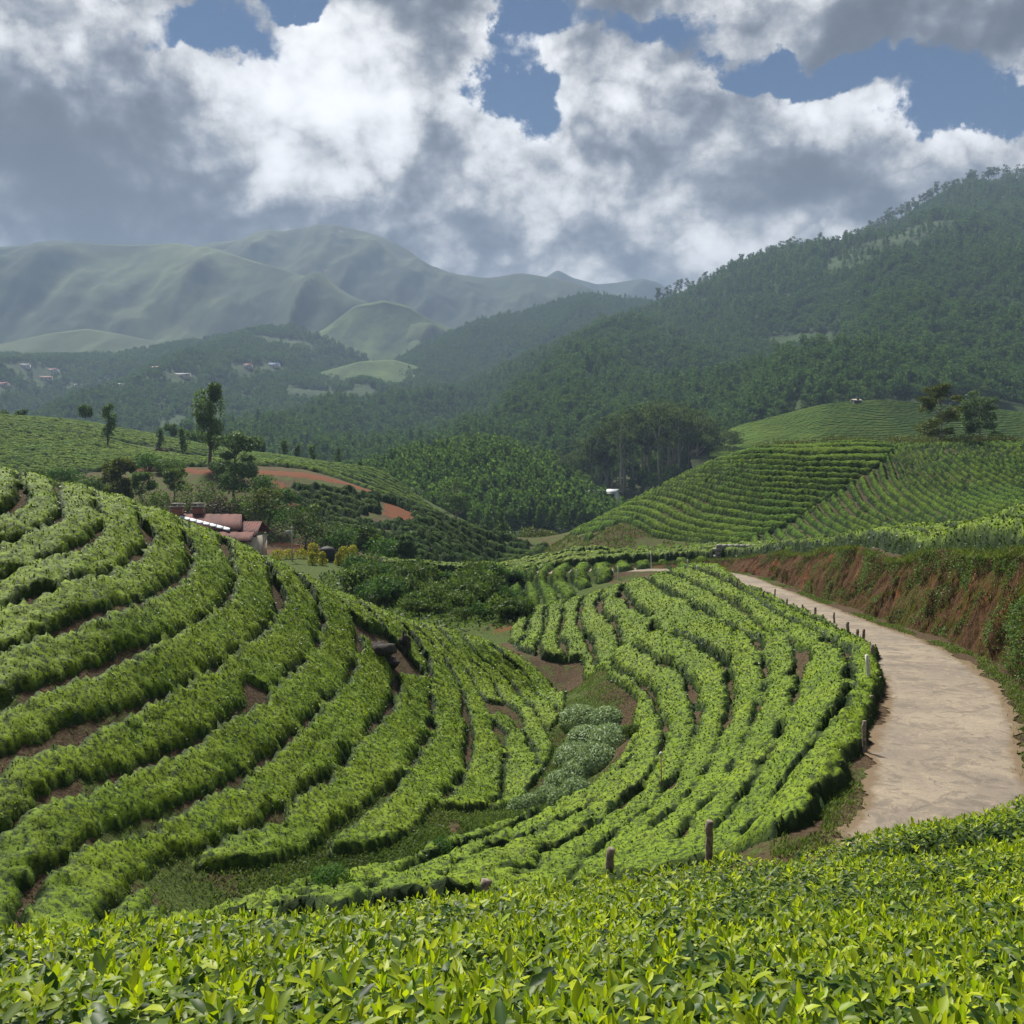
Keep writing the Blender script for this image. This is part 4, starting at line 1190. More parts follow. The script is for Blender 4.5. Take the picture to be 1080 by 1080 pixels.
def tree_blobs(kind, h, r):
    B = []; limbs = []
    if kind == 'round':
        for i in range(18):
            a = r.uniform(0, 6.28); el = r.uniform(-.8, 1.0); R = h * .31
            c = (math.cos(a) * R * math.cos(el) * r.uniform(.6, 1), math.sin(a) * R * math.cos(el) * r.uniform(.6, 1), h * .58 + R * math.sin(el) * 1.05)
            k = h * r.uniform(.10, .17); B.append((*c, k, k, k * .75)); limbs.append(c)
    elif kind == 'tall':        # narrow, stacked tufts on an upright stem
        n = 11
        for i in range(n):
            z = h * (.32 + .66 * i / (n - 1)); k = h * (.055 + .055 * math.sin(math.pi * (i + 1.5) / (n + 2))) * r.uniform(.8, 1.35)
            a = r.uniform(0, 6.28); c = (math.cos(a) * k * .8, math.sin(a) * k * .8, z); B.append((*c, k, k, k * 1.2)); limbs.append(c)
    elif kind == 'cone':
        n = 12
        for i in range(n):
            z = h * (.18 + .80 * i / (n - 1)); k = h * (.20 * (1 - i / n) + .035)
            for j in range(3 if i < 8 else 1):
                a = r.uniform(0, 6.28); c = (math.cos(a) * k * .7, math.sin(a) * k * .7, z); B.append((*c, k * .62, k * .62, h * .06)); limbs.append(c)
    elif kind == 'euca':        # bare straight stem, ragged crown high up
        for i in range(11):
            z = h * r.uniform(.52, .98); k = h * r.uniform(.045, .085); R = h * .12 * (1.25 - abs(z / h - .72) * 2)
            a = r.uniform(0, 6.28); c = (math.cos(a) * R, math.sin(a) * R, z); B.append((*c, k * 1.15, k * 1.15, k * .8)); limbs.append(c)
    elif kind == 'spread':      # broad, layered, see-through
        for i in range(26):
            z = h * r.uniform(.22, .97); R = h * .34 * math.sqrt(max(0.05, 1 - ((z / h - .56) / .50) ** 2)) * r.uniform(.4, 1)
            a = r.uniform(0, 6.28); k = h * r.uniform(.07, .12); c = (math.cos(a) * R, math.sin(a) * R, z); B.append((*c, k * 1.3, k * 1.3, k * .6)); limbs.append(c)
    elif kind == 'bush':
        for i in range(13):
            a = r.uniform(0, 6.28); R = h * .55 * r.random() ** .5; k = h * r.uniform(.24, .38)
            c = (math.cos(a) * R, math.sin(a) * R, h * r.uniform(.25, .72) * (1 - .35 * R / h)); B.append((*c, k, k, k * .8)); limbs.append(c)
    return B, limbs


def tree_mesh(kind, h, leaf, bark, per, size, seed, trunk_r=None):
    r = np.random.default_rng(seed)
    B, limbs = tree_blobs(kind, h, r)
    V, Q = crown_cards(B, per, size, r)
    tr = trunk_r or h * .022
    mb = MB()
    top = h * {'round': .6, 'tall': .92, 'cone': .95, 'euca': .93, 'spread': .75, 'bush': .4}[kind]
    pts = [(0, 0, -.4)] + [(r.normal(0, h * .008), r.normal(0, h * .008), top * t) for t in (.12, .3, .5, .7, .87, 1.0)]
    mb.tube(pts, [tr * 1.25, tr, tr * .85, tr * .7, tr * .5, tr * .33, tr * .12], 6)
    for c in limbs[::1 if kind in ('spread', 'round') else 2]:
        z0 = max(h * .15, c[2] - h * r.uniform(.12, .22)); z0 = min(z0, top * .95)
        mid = (c[0] * .5, c[1] * .5, z0 * .45 + c[2] * .55 - h * .02)
        mb.tube([(0, 0, z0), mid, c], [tr * .38, tr * .25, tr * .08], 4)
    return (V, Q, leaf), mb, bark


def make_tree(name, kind, h, leaf, bark, per, size, seed, label, cat='tree', group=None, loc=(0, 0, 0), tr=None):
    (V, Q, lf), mb, bk = tree_mesh(kind, h, leaf, bark, per, size, seed, tr)
    root = empty(name, loc); tag(root, label, cat, group)
    mb.build('trunk', M[bk], root)
    mesh_np('crown', V, Q, [M[lf]], parent=root)
    return root


def place(src, label, loc, sc=1.0, rz=0.0, group=None, first=[]):
    o = copy_tree(src)
    o.location = loc; o.scale = (sc * float(rng.uniform(.9, 1.1)), sc * float(rng.uniform(.9, 1.1)), sc); o.rotation_euler = (0, 0, rz)
    o['label'] = label
    if group: o['group'] = group
    return o


PROTO_COL = bpy.data.collections.new('tree_prototypes')


def proto(name, kind, h, leaf, bark, per, size, seed, tr=None):
    """one joined low-poly tree used for the far woods only"""
    (V, Q, lf), mb, bk = tree_mesh(kind, h, leaf, bark, per, size, seed, tr)
    V0 = np.array(mb.V); n0 = len(V0)
    me = mesh_np(name, np.concatenate([V0, V]), np.concatenate([np.array(mb.Q), Q + n0]), [M[bk], M[lf]], fmat=[0] * len(mb.Q) + [1] * len(Q) + [0] * len(mb.T), T3=np.array(mb.T))
    COL.objects.unlink(me)
    return me


def wood(name, P, protos, smin, smax, seed, sink=0.3):
    """a far-off wood: tree shapes instanced on scattered points"""
    me = bpy.data.meshes.new(name)
    me.vertices.add(len(P)); P = P[:, :3].copy(); P[:, 2] -= sink
    me.vertices.foreach_set('co', P.astype(np.float32).ravel())
    o = bpy.data.objects.new(name, me); COL.objects.link(o)
    tag(o, kind='stuff')
    col = bpy.data.collections.new(name + '_kinds')
    for p in protos: col.objects.link(p)
    ng = bpy.data.node_groups.new(name, 'GeometryNodeTree')
    ng.interface.new_socket('Geometry', in_out='INPUT', socket_type='NodeSocketGeometry')
    ng.interface.new_socket('Geometry', in_out='OUTPUT', socket_type='NodeSocketGeometry')
    N = ng.nodes; L = ng.links
    gi = N.new('NodeGroupInput'); go = N.new('NodeGroupOutput')
    m2p = N.new('GeometryNodeMeshToPoints')
    ci = N.new('GeometryNodeCollectionInfo'); ci.inputs['Collection'].default_value = col
    ci.inputs['Separate Children'].default_value = True; ci.inputs['Reset Children'].default_value = True
    iop = N.new('GeometryNodeInstanceOnPoints'); iop.inputs['Pick Instance'].default_value = True
    rv = N.new('FunctionNodeRandomValue'); rv.data_type = 'FLOAT_VECTOR'
    rv.inputs[0].default_value = (-.05, -.05, 0); rv.inputs[1].default_value = (.05, .05, 6.283); rv.inputs['Seed'].default_value = seed
    rs = N.new('FunctionNodeRandomValue'); rs.data_type = 'FLOAT'
    rs.inputs[2].default_value = smin; rs.inputs[3].default_value = smax; rs.inputs['Seed'].default_value = seed + 1
    L.new(gi.outputs[0], m2p.inputs['Mesh']); L.new(m2p.outputs[0], iop.inputs['Points']); L.new(ci.outputs[0], iop.inputs['Instance'])
    L.new(rv.outputs[0], iop.inputs['Rotation']); L.new(rs.outputs[1], iop.inputs['Scale']); L.new(iop.outputs[0], go.inputs[0])
    md = o.modifiers.new('scatter', 'NODES'); md.node_group = ng
    return o


def px_of(P):
    return PX0 + F * P[:, 0] / P[:, 1], PY0 - F * P[:, 2] / P[:, 1]


def hit(G, px, py):
    P = G.reshape(-1, 3); x, y = px_of(P)
    k = np.argmin((x - px) ** 2 + ((y - py) * 1.5) ** 2)
    return P[k]


HOUSES = [  # slope, px, py, width m, wall, roof, label
    (gV, 128, 409, 17, 'white', 'grey', 'long white house alone on the wooded hillside beside a dirt track'),
    (gV, 56, 393, 12, 'white', 'red', 'small red roofed house among sunlit trees at the far left'),
    (gV, 48, 401, 14, 'cream', 'pink', 'pinkish roofed house just below the small red roofed one'),
    (gV, 28, 388, 10, 'white', 'grey', 'tiny white house highest on the village slope at far left'),
    (gV, 3, 407, 11, 'cream', 'red', 'red roofed hut at the left margin of the village slope'),
    (gV, 193, 398, 16, 'cream', 'grey', 'long grey roofed shed at the end of the hillside track'),
    (gV, 166, 391, 9, 'cream', 'pink', 'small pink roofed hut at the top of the hillside track'),
    (gV, 263, 388, 9, 'cream', 'red', 'tiny red roofed hut left of the blue and white house'),
    (gV, 290, 387, 13, 'white', 'blue', 'blue roofed white house under the wooded summit'),
    (gV, 82, 409, 9, 'white', 'grey', 'tiny grey roofed hut below the pinkish roofed house')]
HPOS = [hit(h[0], h[1], h[2]) for h in HOUSES]


def near_house(P):
    k = np.ones(len(P), bool)
    for q in HPOS:
        k &= ~((np.abs(P[:, 0] - q[0]) < 13) & (P[:, 1] > q[1] - 45) & (P[:, 1] < q[1] + 12))
    return k


pr_round = [proto('round_tree', 'round', 9, 'forest', 'bark', 18, 0.95, 100 + i) for i in range(4)]
pr_tall = [proto('slender_tree', 'tall', 12, 'forest', 'bark', 18, 1.15, 110 + i) for i in range(3)]
pr_euca = [proto('gum_tree', 'euca', 17, 'euca', 'bark', 22, 1.25, 120 + i, tr=.22) for i in range(3)]
pr_cone = [proto('young_tree', 'cone', 8, 'forest_pale', 'bark', 9, 0.95, 130 + i) for i in range(3)]
r4 = np.random.default_rng(44)


def clear_mask(P):
    x, y = px_of(P)
    e = ((x - 845) / 45) ** 2 + ((y - 363) / 12) ** 2                      # bare rocky patch
    e2 = ((x - 935) / 75) ** 2 + ((y - 262 + (x - 935) * .35) / 14) ** 2      # thin strip near the crest
    n = fbm(P[:, 0] / 90, P[:, 1] / 120, seed=91, oct=3)
    return (e > 1 + .4 * n) & ((e2 > 1 + .5 * n) | (r4.random(len(P)) < .12)) & (n < .66)


PR = sample_grid(gR, 46000, r4, clear_mask)
xr, yr = px_of(PR); PR = PR[(xr > 150) & (xr < 1200) & ~((PR[:, 3] > .968) & (xr > 880))]
kn = fbm(PR[:, 0] / 200, PR[:, 1] / 260, seed=95, oct=3)
wood('woods_on_the_right_mountain', PR[kn > .05], pr_round + pr_tall[:1], .55, 1.15, 1)
wood('paler_woods_on_the_right_mountain', PR[kn <= .05], pr_cone + pr_tall[:1], .65, 1.25, 3)
PS = sample_grid(gS, 13000, r4); wood('woods_on_the_middle_hill', PS, pr_round + pr_tall[:1], .6, 1.15, 5)


def vmask(P):
    x, y = px_of(P); n = fbm(P[:, 0] / 70, P[:, 1] / 110, seed=97, oct=4)
    return (n < .30 + .25 * (P[:, 3] - .5)) & near_house(P)
PV = sample_grid(gV, 21000, r4, vmask); xv, _ = px_of(PV); wood('woods_on_the_village_hill', PV[xv > -230], pr_round + pr_cone, .6, 1.15, 7)
PPn = sample_grid(gP, 1500, r4); wood('young_plantation_on_the_knoll', PPn, pr_cone, .55, .95, 9)
PG = sample_grid(gG, 900, r4); xg, yg = px_of(PG); wood('scrub_woods_in_the_valley', PG[(fbm(PG[:, 0] / 30, PG[:, 1] / 30, seed=99) < .3)], pr_round + pr_cone, .45, .85, 11)
# ground strip between knoll and terrace
xs_ = r4.uniform(-90, -2, 700); ys_ = r4.uniform(215, 330, 700)
PW = np.column_stack([xs_, ys_, terrain(xs_, ys_)])
xw, yw = px_of(PW); kk = (fbm(xs_ / 22, ys_ / 22, seed=5) < .25) & ~((ys_ < 245) & (xs_ < -20))
wood('scrub_woods_beyond_the_terrace', PW[kk], pr_round + pr_cone, .35, .7, 13)

# rows of tea on the distant field: one ribbon per row, hugging the slope
rid_n = 34
for k in range(rid_n):
    if True:
        u = 0.03 + 0.94 * k / (rid_n - 1)
        G = gTF; m_ = G.shape[0] - 1
        jj = u * m_; j0 = int(jj); fz = jj - j0
        L_ = G[j0] * (1 - fz) + G[min(j0 + 1, m_)] * fz
        L_ = L_[(L_[:, 0] / L_[:, 1] * F + PX0 > 745) & (L_[:, 0] / L_[:, 1] * F + PX0 < 1130)]
        hgt = .75; w_ = .62
        n = len(L_); tq = np.linspace(0, n - 1, n * 3); C_ = np.column_stack([np.interp(tq, np.arange(n), L_[:, c]) for c in range(3)])
        n = len(C_); sl = (G[min(j0 + 1, m_), :, 2] - G[j0, :, 2]).mean() / (G[min(j0 + 1, m_), :, 1] - G[j0, :, 1]).mean()
        secs = [(-w_, -.2), (-w_ * .95, hgt * .7), (-w_ * .6, hgt), (w_ * .6, hgt), (w_ * .95, hgt * .7), (w_, -.2)]
        V = np.stack([np.column_stack([C_[:, 0], C_[:, 1] + a * (1 + .2 * vnoise(C_[:, 0] / 1.3, C_[:, 1] + a, seed=k)), C_[:, 2] + a * sl + b * (1 + .15 * vnoise(C_[:, 0] / 1.1, C_[:, 1], seed=k + 40))]) for a, b in secs])
        idx = np.arange(6 * n).reshape(6, n)
        Q = np.stack([idx[:-1, :-1], idx[:-1, 1:], idx[1:, 1:], idx[1:, :-1]], -1).reshape(-1, 4)
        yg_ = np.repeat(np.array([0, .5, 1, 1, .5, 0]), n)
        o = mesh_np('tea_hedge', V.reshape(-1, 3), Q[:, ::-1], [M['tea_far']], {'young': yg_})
        tag(o, 'tea row on the distant field below the forest at right, %s row up' % ordinal(k + 1), 'tea hedge', 'tea rows on the distant field')



# ------------------------------------------------------------------ houses
for nm, c in (('white', (.62, .62, .60)), ('cream', (.48, .43, .34)), ('red', (.24, .045, .035)), ('pink', (.36, .17, .13)), ('grey', (.30, .31, .32)), ('blue', (.10, .22, .45)), ('dark', (.02, .02, .022)), ('sheet', (.62, .66, .70)), ('brick', (.26, .10, .07)), ('stone', (.30, .29, .27)), ('concrete', (.34, .32, .29))):
    M['w_' + nm] = plain('paint_' + nm, c, .75, .22, 1.2)


def house(name, loc, w, d, h, rz, wall, roof, label, pitch=.35):
    root = empty(name, loc, rz); tag(root, label, 'house')
    b = MB(); b.box((0, 0, h / 2 - 1), (w, d, h + 2)); b.build('wall', M['w_' + wall], root)
    b = MB(); o = .5; zr = h + d * .5 * pitch
    V = [(-w / 2 - o, -d / 2 - o, h - o * pitch), (w / 2 + o, -d / 2 - o, h - o * pitch), (w / 2 + o, 0, zr), (-w / 2 - o, 0, zr), (w / 2 + o, d / 2 + o, h - o * pitch), (-w / 2 - o, d / 2 + o, h - o * pitch)]
    V2 = [(x, y, z + .18) for x, y, z in V]
    b.add(V + V2, [(6, 7, 8, 9), (9, 8, 10, 11), (0, 3, 2, 1), (3, 5, 4, 2), (0, 1, 7, 6), (5, 11, 10, 4), (1, 2, 8, 7), (2, 4, 10, 8), (0, 6, 9, 3), (3, 9, 11, 5)])
    b.add([(-w / 2 + .02, -d / 2, h), (-w / 2 + .02, d / 2, h), (-w / 2 + .02, 0, zr)], [], [(0, 1, 2)]); b.add([(w / 2 - .02, -d / 2, h), (w / 2 - .02, d / 2, h), (w / 2 - .02, 0, zr)], [], [(0, 1, 2)])
    b.build('roof', M['w_' + roof], root)
    b = MB(); b.box((0, -d / 2 - .03, 1.05), (1.0, .08, 2.1)); b.build('door', M['w_dark'], root)
    for x in (-w * .3, w * .3):
        b = MB(); b.box((x, -d / 2 - .03, h * .55), (1.3, .08, 1.1)); b.build('window', M['w_dark'], root)
    return root


for (G, px, py, w, wl, rf, lab), q in zip(HOUSES, HPOS):
    house('hill_house', (q[0], q[1], q[2]), w, 7, 3.4, float(rng.uniform(-.3, .3)), wl, rf, lab)
q = hit(gP, 513, 478); house('knoll_hut', at(513, 474, q[1]), 3.4, 3, 2.2, .3, 'white', 'grey', 'small white hut on top of the plantation knoll')
house('knoll_hut', at(488, 473, q[1] - 4), 2.6, 2.5, 1.9, -.2, 'white', 'white', 'tiny white hut at the left of the hut on the knoll')
house('valley_shed', at(632, 527, 300), 9.5, 5, 1.9, .15, 'blue', 'grey', 'low blue shed with a grey roof at the foot of the grove')
house('valley_shed', at(645, 528, 296), 3.4, 3.5, 2.6, -.5, 'white', 'sheet', 'small white shed touching the right end of the blue shed')
q = hit(gTF, 903, 427); house('field_hut', tuple(q), 2.6, 2.2, 1.6, .2, 'cream', 'cream', 'little pale hut at the forest edge above the distant tea field')

# the bungalow behind the left knoll: main roof, lower wing, veranda
bung = empty('bungalow', (-31.0, 107.0, -10.0), -0.10)
tag(bung, 'long bungalow with rusty red sheet roof and two chimneys behind the left knoll', 'bungalow')
RH = 4.75
mroof, t = new_mat('red_sheet_roof')
wv = t.node('ShaderNodeTexWave', wave_type='BANDS', bands_direction='X'); wv.inputs['Scale'].default_value = 1.6
tcn = t.node('ShaderNodeTexCoord'); t.l.new(tcn.outputs['Object'], wv.inputs['Vector'])
nr = t.noise(t.pos, .8, 6, .7)
finish(t, t.mix(t.ramp(nr, .35, .65), (.050, .014, .012), (.105, .030, .025)), .75, wv.outputs[1], .05, .6, .15)


def roof_plane(y0, z0, y1, z1, x0, x1, th=.07, sk=0.0):
    b = MB(); n = 24; V = []; Q = []
    for i in range(n + 1):
        x = x0 + (x1 - x0) * i / n; w = .03 * math.sin(i * 2.1)
        V += [(x, y0, z0 + w), (x + sk, y1, z1 + w), (x, y0, z0 + w - th), (x + sk, y1, z1 + w - th)]
    for i in range(n):
        a = i * 4; c = a + 4
        Q += [(a, c, c + 1, a + 1), (a + 2, a + 3, c + 3, c + 2), (a, a + 2, c + 2, c), (a + 1, c + 1, c + 3, a + 3)]
    Q += [(0, 1, 3, 2), (n * 4, n * 4 + 2, n * 4 + 3, n * 4 + 1)]
    b.add(V, Q); return b


b = MB(); b.box((-1.4, 0, 1.3), (6.6, 5.6, 3.4)); b.box((3.1, -.3, 1.0), (2.38, 5.0, 3.0)); b.build('wall', M['w_cream'], bung)
roof_plane(0, RH, -3.3, RH - 1.45, -5.2, 2.3, sk=1.3).build('roof', mroof, bung)
roof_plane(0, RH, 3.3, RH - 1.45, -5.2, 2.3).build('roof', mroof, bung)
roof_plane(-.2, RH - .75, -3.7, RH - 2.1, 2.35, 4.6, sk=.6).build('wing_roof', mroof, bung)
roof_plane(-.2, RH - .75, 2.8, RH - 2.0, 2.35, 4.6).build('wing_roof', mroof, bung)
roof_plane(-3.4, RH - 1.65, -5.6, RH - 2.45, -4.2, 4.9, sk=.5).build('veranda_roof', mroof, bung)
b = MB(); n_ = 8                                                     # pale replacement sheets running down across the roof
for k in range(n_):
    f0 = k / n_; f1 = (k + 1) / n_ - .012
    y0 = -.35 - 2.75 * f0; y1 = -.35 - 2.75 * f1; x0_ = -4.6 + 6.9 * f0; x1_ = -4.6 + 6.9 * f1; zz = lambda y: RH + y * 1.45 / 3.3 + .06
    V = [(x0_, y0, zz(y0)), (x1_, y1, zz(y1)), (x1_ + .15, y1 - .55, zz(y1 - .55)), (x0_ + .15, y0 - .55, zz(y0 - .55))]
    b.add(V + [(a, c, d - .04) for a, c, d in V], [(0, 1, 2, 3), (4, 7, 6, 5), (0, 4, 5, 1), (1, 5, 6, 2), (2, 6, 7, 3), (3, 7, 4, 0)])
b.build('pale_roof_sheet', M['w_sheet'], bung)
for x, y in ((-4.7, -.3), (-2.7, .45)):
    b = MB(); b.box((x, y, RH + .15), (1.0, .8, 1.1)); ch = b.build('chimney', M['w_brick'], bung)
    b = MB(); b.box((x, y, RH + .76), (1.2, 1.0, .12)); b.box((x - .35, y, RH + .93), (.2, .7, .24)); b.box((x + .35, y, RH + .93), (.2, .7, .24)); b.box((x, y, RH + 1.09), (1.1, .9, .1)); b.build('chimney_cap', M['w_concrete'], ch)
for x in (-3.6, -1.4, .9):
    b = MB(); b.box((x, -2.83, 1.6), (1.0, .08, 1.1)); b.build('window', M['w_dark'], bung)
b = MB(); b.box((3.2, -2.83, 1.05), (.95, .08, 2.1)); b.build('door', M['w_dark'], bung)
for x in (-3.6, -1.0, 1.8, 4.9):
    b = MB(); b.box((x, -5.5, .9), (.13, .13, 2.7)); b.build('veranda_post', M['post'], bung)

# water tank, pole, stone parapet
b = MB(); b.tube([(0, 0, 0), (0, 0, 1.1), (0, 0, 1.25), (0, 0, 1.38)], [.75, .75, .6, .3], 16)
p = at(345, 583, 97); tk = b.build('water_tank', M['w_dark'], smooth=False); tk.location = (p[0], p[1], tz(p[0], p[1]))
tag(tk, 'black plastic water tank at the edge of the bungalow lawn', 'water tank')
p = at(308, 592, 95); zt = tz(p[0], p[1])
pole = empty('power_pole', (p[0], p[1], zt)); tag(pole, 'thin grey power pole on the lawn beside the yellow hedge', 'pole')
b = MB(); b.tube([(0, 0, -.3), (0, 0, 3.3)], [.07, .05], 7); b.build('pole_shaft', M['w_concrete'], pole)
b = MB(); b.box((-.35, 0, 2.7), (.5, .25, .35)); b.build('junction_box', M['w_grey'], pole)
b = MB(); b.box((0, 0, 3.1), (.7, .08, .08)); b.build('crossarm', M['post'], pole)
b = MB(); b.tube([(0, 0, 3.15), (2, 1, 2.6), (4.5, 2, 2.3), (7.5, 4, 2.5)], .018, 4); b.build('wire', M['w_dark'], pole)
p = (19.2, 86.5); b = MB()
for i in range(7):
    for j in range(4):
        b.box((-1.5 + i * .5 + (.25 if j % 2 else 0) - .1, 0, .16 + j * .31), (.47, .42 + .03 * ((i * 3 + j) % 3), .29))
pw = b.build('stone_parapet', M['w_stone']); pw.location = (p[0], p[1], tz(*p) - .02); pw.rotation_euler = (0, 0, -.2)
tag(pw, 'low grey stone parapet wall where the road turns away', 'parapet')

# ------------------------------------------------------------------ fence posts
posts = [  # px, base py, height px, white?, lean, label
    (805, 636, 9, 0, 0, 'small grey post beside the road, second before the bank hides its far end'), (817, 632, 8, 0, .05, 'short grey road post just beyond the wire-topped pair'), (830, 645, 10, 0, 0, 'grey post at the road edge above a rounded bush end'),
    (846, 647, 7, 0, .05, 'stubby post in the middle of the road edge row'), (860, 650, 7, 0, 0, 'short dark stub between two road posts'), (880, 658, 9, 0, -.05, 'small grey post left of the tall wired post'),
    (894, 676, 20, 0, 0, 'tallest straight grey post at the bend, wire tied to its top'), (904, 680, 12, 0, .03, 'grey post just right of the tallest wired post'), (911, 681, 13, 0, 0, 'grey post at the inside of the bend, right of the wired pair'),
    (919, 700, 20, 0, .06, 'grey post rising out of the hedge at the crown of the bend'), (918, 731, 40, 1, -.10, 'long pale crooked post leaning in the hedge beside the road'), (919, 752, 18, 0, 0, 'broken grey post sunk in the hedge below the crooked pale one'),
    (911, 795, 34, 0, .02, 'weathered grey post in the hedge edge opposite the road’s widest part'), (856, 838, 22, 0, .03, 'grey post half buried in the hedge near the lower road edge'),
    (748, 910, 44, 0, .0, 'thick brown post standing at the near corner of the dome hedges'), (641, 925, 30, 0, .12, 'short split brown post leaning behind the foreground hedge'), (515, 950, 22, 0, -.1, 'small brown stump of a post at the foreground hedge, leftmost of them'),
    (608, 616, 14, 1, 0, 'thick whitewashed post at the left end of the field fence'), (631, 614, 10, 1, .03, 'white post second from the left in the field fence'), (652, 612, 10, 1, 0, 'white post third from the left in the field fence'),
    (687, 600, 13, 1, -.03, 'thin white post behind the dome crest, left of a white pair'), (706, 592, 6, 1, 0, 'left one of two close white posts'), (713, 592, 7, 1, .03, 'right one of two close white posts'),
    (731, 590, 7, 1, 0, 'white post standing behind the square cut hedge'), (750, 590, 8, 1, 0, 'white post behind the right half of the square cut hedge'), (769, 590, 11, 1, 0, 'white post next to the stone parapet'),
    (725, 604, 14, 1, .02, 'pale post at the hedge corner where the road leaves view'), (717, 600, 8, 0, 0, 'brown stub left of the pale corner post'), (735, 606, 7, 1, 0, 'small white stub at the mouth of the road bend'),
    (750, 611, 6, 0, .04, 'tiny grey stub first along the near road edge'), (758, 614, 7, 0, 0, 'tiny grey post second along the near road edge'), (777, 622, 7, 0, .05, 'tiny grey post third along the near road edge')]
for i, (px, py, hp, wh, ln, lab) in enumerate(posts):
    p = drop([(px, py)], 11, 120, 0.0)[0]
    h = hp / F * p[1] * (1.35 if hp < 14 else 1.0)
    rr = h * 0 + (.052 if not wh else .045) * float(rng.uniform(.8, 1.2)) * (1.2 if py > 880 else 1)
    b = MB(); k = 6; pts = [(0, 0, -.5)] + [(float(rng.normal(0, .006)) + ln * z, float(rng.normal(0, .006)), z) for z in np.linspace(0, h, k)]
    b.tube(pts, [rr * 1.1] + [rr * float(rng.uniform(.88, 1.08)) for _ in range(k - 1)] + [rr * .93], 8)
    o = b.build('fence_post', M['post_white' if wh else 'post']); o.location = tuple(p)
    tag(o, lab, 'fence post', 'fence posts along the road' if i < 17 or i > 28 else 'white fence posts by the low field')
p = drop([(697, 835)], 12, 60)[0]; st = empty('marker_stick', tuple(p)); tag(st, 'thin rusty stick with a white top standing in the dome hedges', 'stick')
hs = 38 / F * p[1]
b = MB(); b.tube([(0, 0, -.2), (.01, 0, hs * .5), (0, .01, hs)], .013, 6); b.build('stick_shaft', M['w_brick'], st)
b = MB(); b.tube([(0, 0, hs - .01), (0, 0, hs + .05), (0, 0, hs + .09)], [.03, .045, .015], 8); b.build('white_cap', M['post_white'], st)


# ------------------------------------------------------------------ rocks on the knoll
def rock(loc, r3, seed, label):
    bm_v, bm_q = [], []
    n, m_ = 20, 14
    th = np.linspace(0, math.pi, m_); ph = np.linspace(0, 2 * math.pi, n, endpoint=False)
    T_, P_ = np.meshgrid(th, ph, indexing='ij')
    X = np.sin(T_) * np.cos(P_); Y = np.sin(T_) * np.sin(P_); Z = np.cos(T_)
    k = 1 + .30 * fbm(X * 1.6 + seed, Y * 1.6, Z * 1.6, oct=4, seed=seed) + .12 * np.sign(vnoise(X * 2 + seed, Y * 2, Z * 2, seed=seed))
    V = np.stack([X * k * r3[0], Y * k * r3[1], Z * k * r3[2]], -1).reshape(-1, 3)
    idx = np.arange(m_ * n).reshape(m_, n); nx2 = np.roll(idx, -1, 1)
    Q = np.stack([idx[:-1], idx[1:], nx2[1:], nx2[:-1]], -1).reshape(-1, 4)
    o = mesh_np('boulder', V, Q, [M['lichen']]); o.location = loc
    return tag(o, label, 'boulder', 'dark boulders breaking the tea rows')


m, t = new_mat('lichen_rock')
n1 = t.noise(t.pos, 3, 7, .7); n2 = t.noise(t.pos, 14, 6, .7)
c = t.mix(t.ramp(n1, .3, .7), (.018, .016, .015), (.075, .065, .060)); c = t.mix(t.ramp(n2, .60, .68, 0, .8), c, (.40, .39, .36))
finish(t, c, .9, n1, .15, .9, .2); M['lichen'] = m
for (px, py, r3, sd_, lab) in ((427, 688, (.24, .24, .58), 2, 'upright dark boulder among the tea rows on the left knoll'), (398, 690, (.62, .42, .38), 3, 'broad low black rock with white lichen left of the upright boulder'),
                               (410, 700, (.34, .3, .24), 5, 'small dark rock in front of the two bigger boulders')):
    p = drop([(px, py)], 12, 60, .1)[0]; rock((p[0], p[1], p[2] + r3[2] * .55), r3, sd_, lab)


# ------------------------------------------------------------------ shrubs and creepers near the gully
def shrub(name, px, py, rx, rz, mat, n, size, label, cat='shrub', lobes=7, group=None, y0=11.0, y1=260.0, seed=0, stems=True):
    p = drop([(px, py)], y0, y1)[0]; r = np.random.default_rng(seed + int(px))
    B = []
    for i in range(lobes):
        a = r.uniform(0, 6.28); R = rx * .6 * r.random() ** .5; k = r.uniform(.45, .7)
        B.append((math.cos(a) * R, math.sin(a) * R, rz * r.uniform(.3, .65), rx * k, rx * k, rz * k * .85))
    V, Q = crown_cards(B, n // lobes, size, r, .3, .6, .75)
    root = empty(name, tuple(p)); tag(root, label, cat, group)
    mesh_np('foliage', V, Q, [M[mat]], parent=root)
    b = MB()
    for i in range(4):
        a = r.uniform(0, 6.28); b.tube([(0, 0, -.1), (math.cos(a) * rx * .3, math.sin(a) * rx * .3, rz * .35), (math.cos(a) * rx * .5, math.sin(a) * rx * .5, rz * .7)], [rz * .03, rz * .02, rz * .008], 5)
    b.build('stems', M['bark'], root)
    return root


shrub('shrub', 348, 948, .50, .55, 'scrub', 5200, .045, 'dense round dark green shrub at the gully foot near the foreground hedge')
shrub('shrub', 395, 948, .36, .34, 'broad', 2200, .04, 'low green shrub right of the dense round one')
shrub('shrub', 462, 905, .36, .36, 'scrub', 2400, .045, 'small dark shrub on the grassy gully floor')
shrub('shrub', 665, 775, .35, .3, 'broad', 1400, .05, 'small dark fern clump at the top corner of the creeper mound')
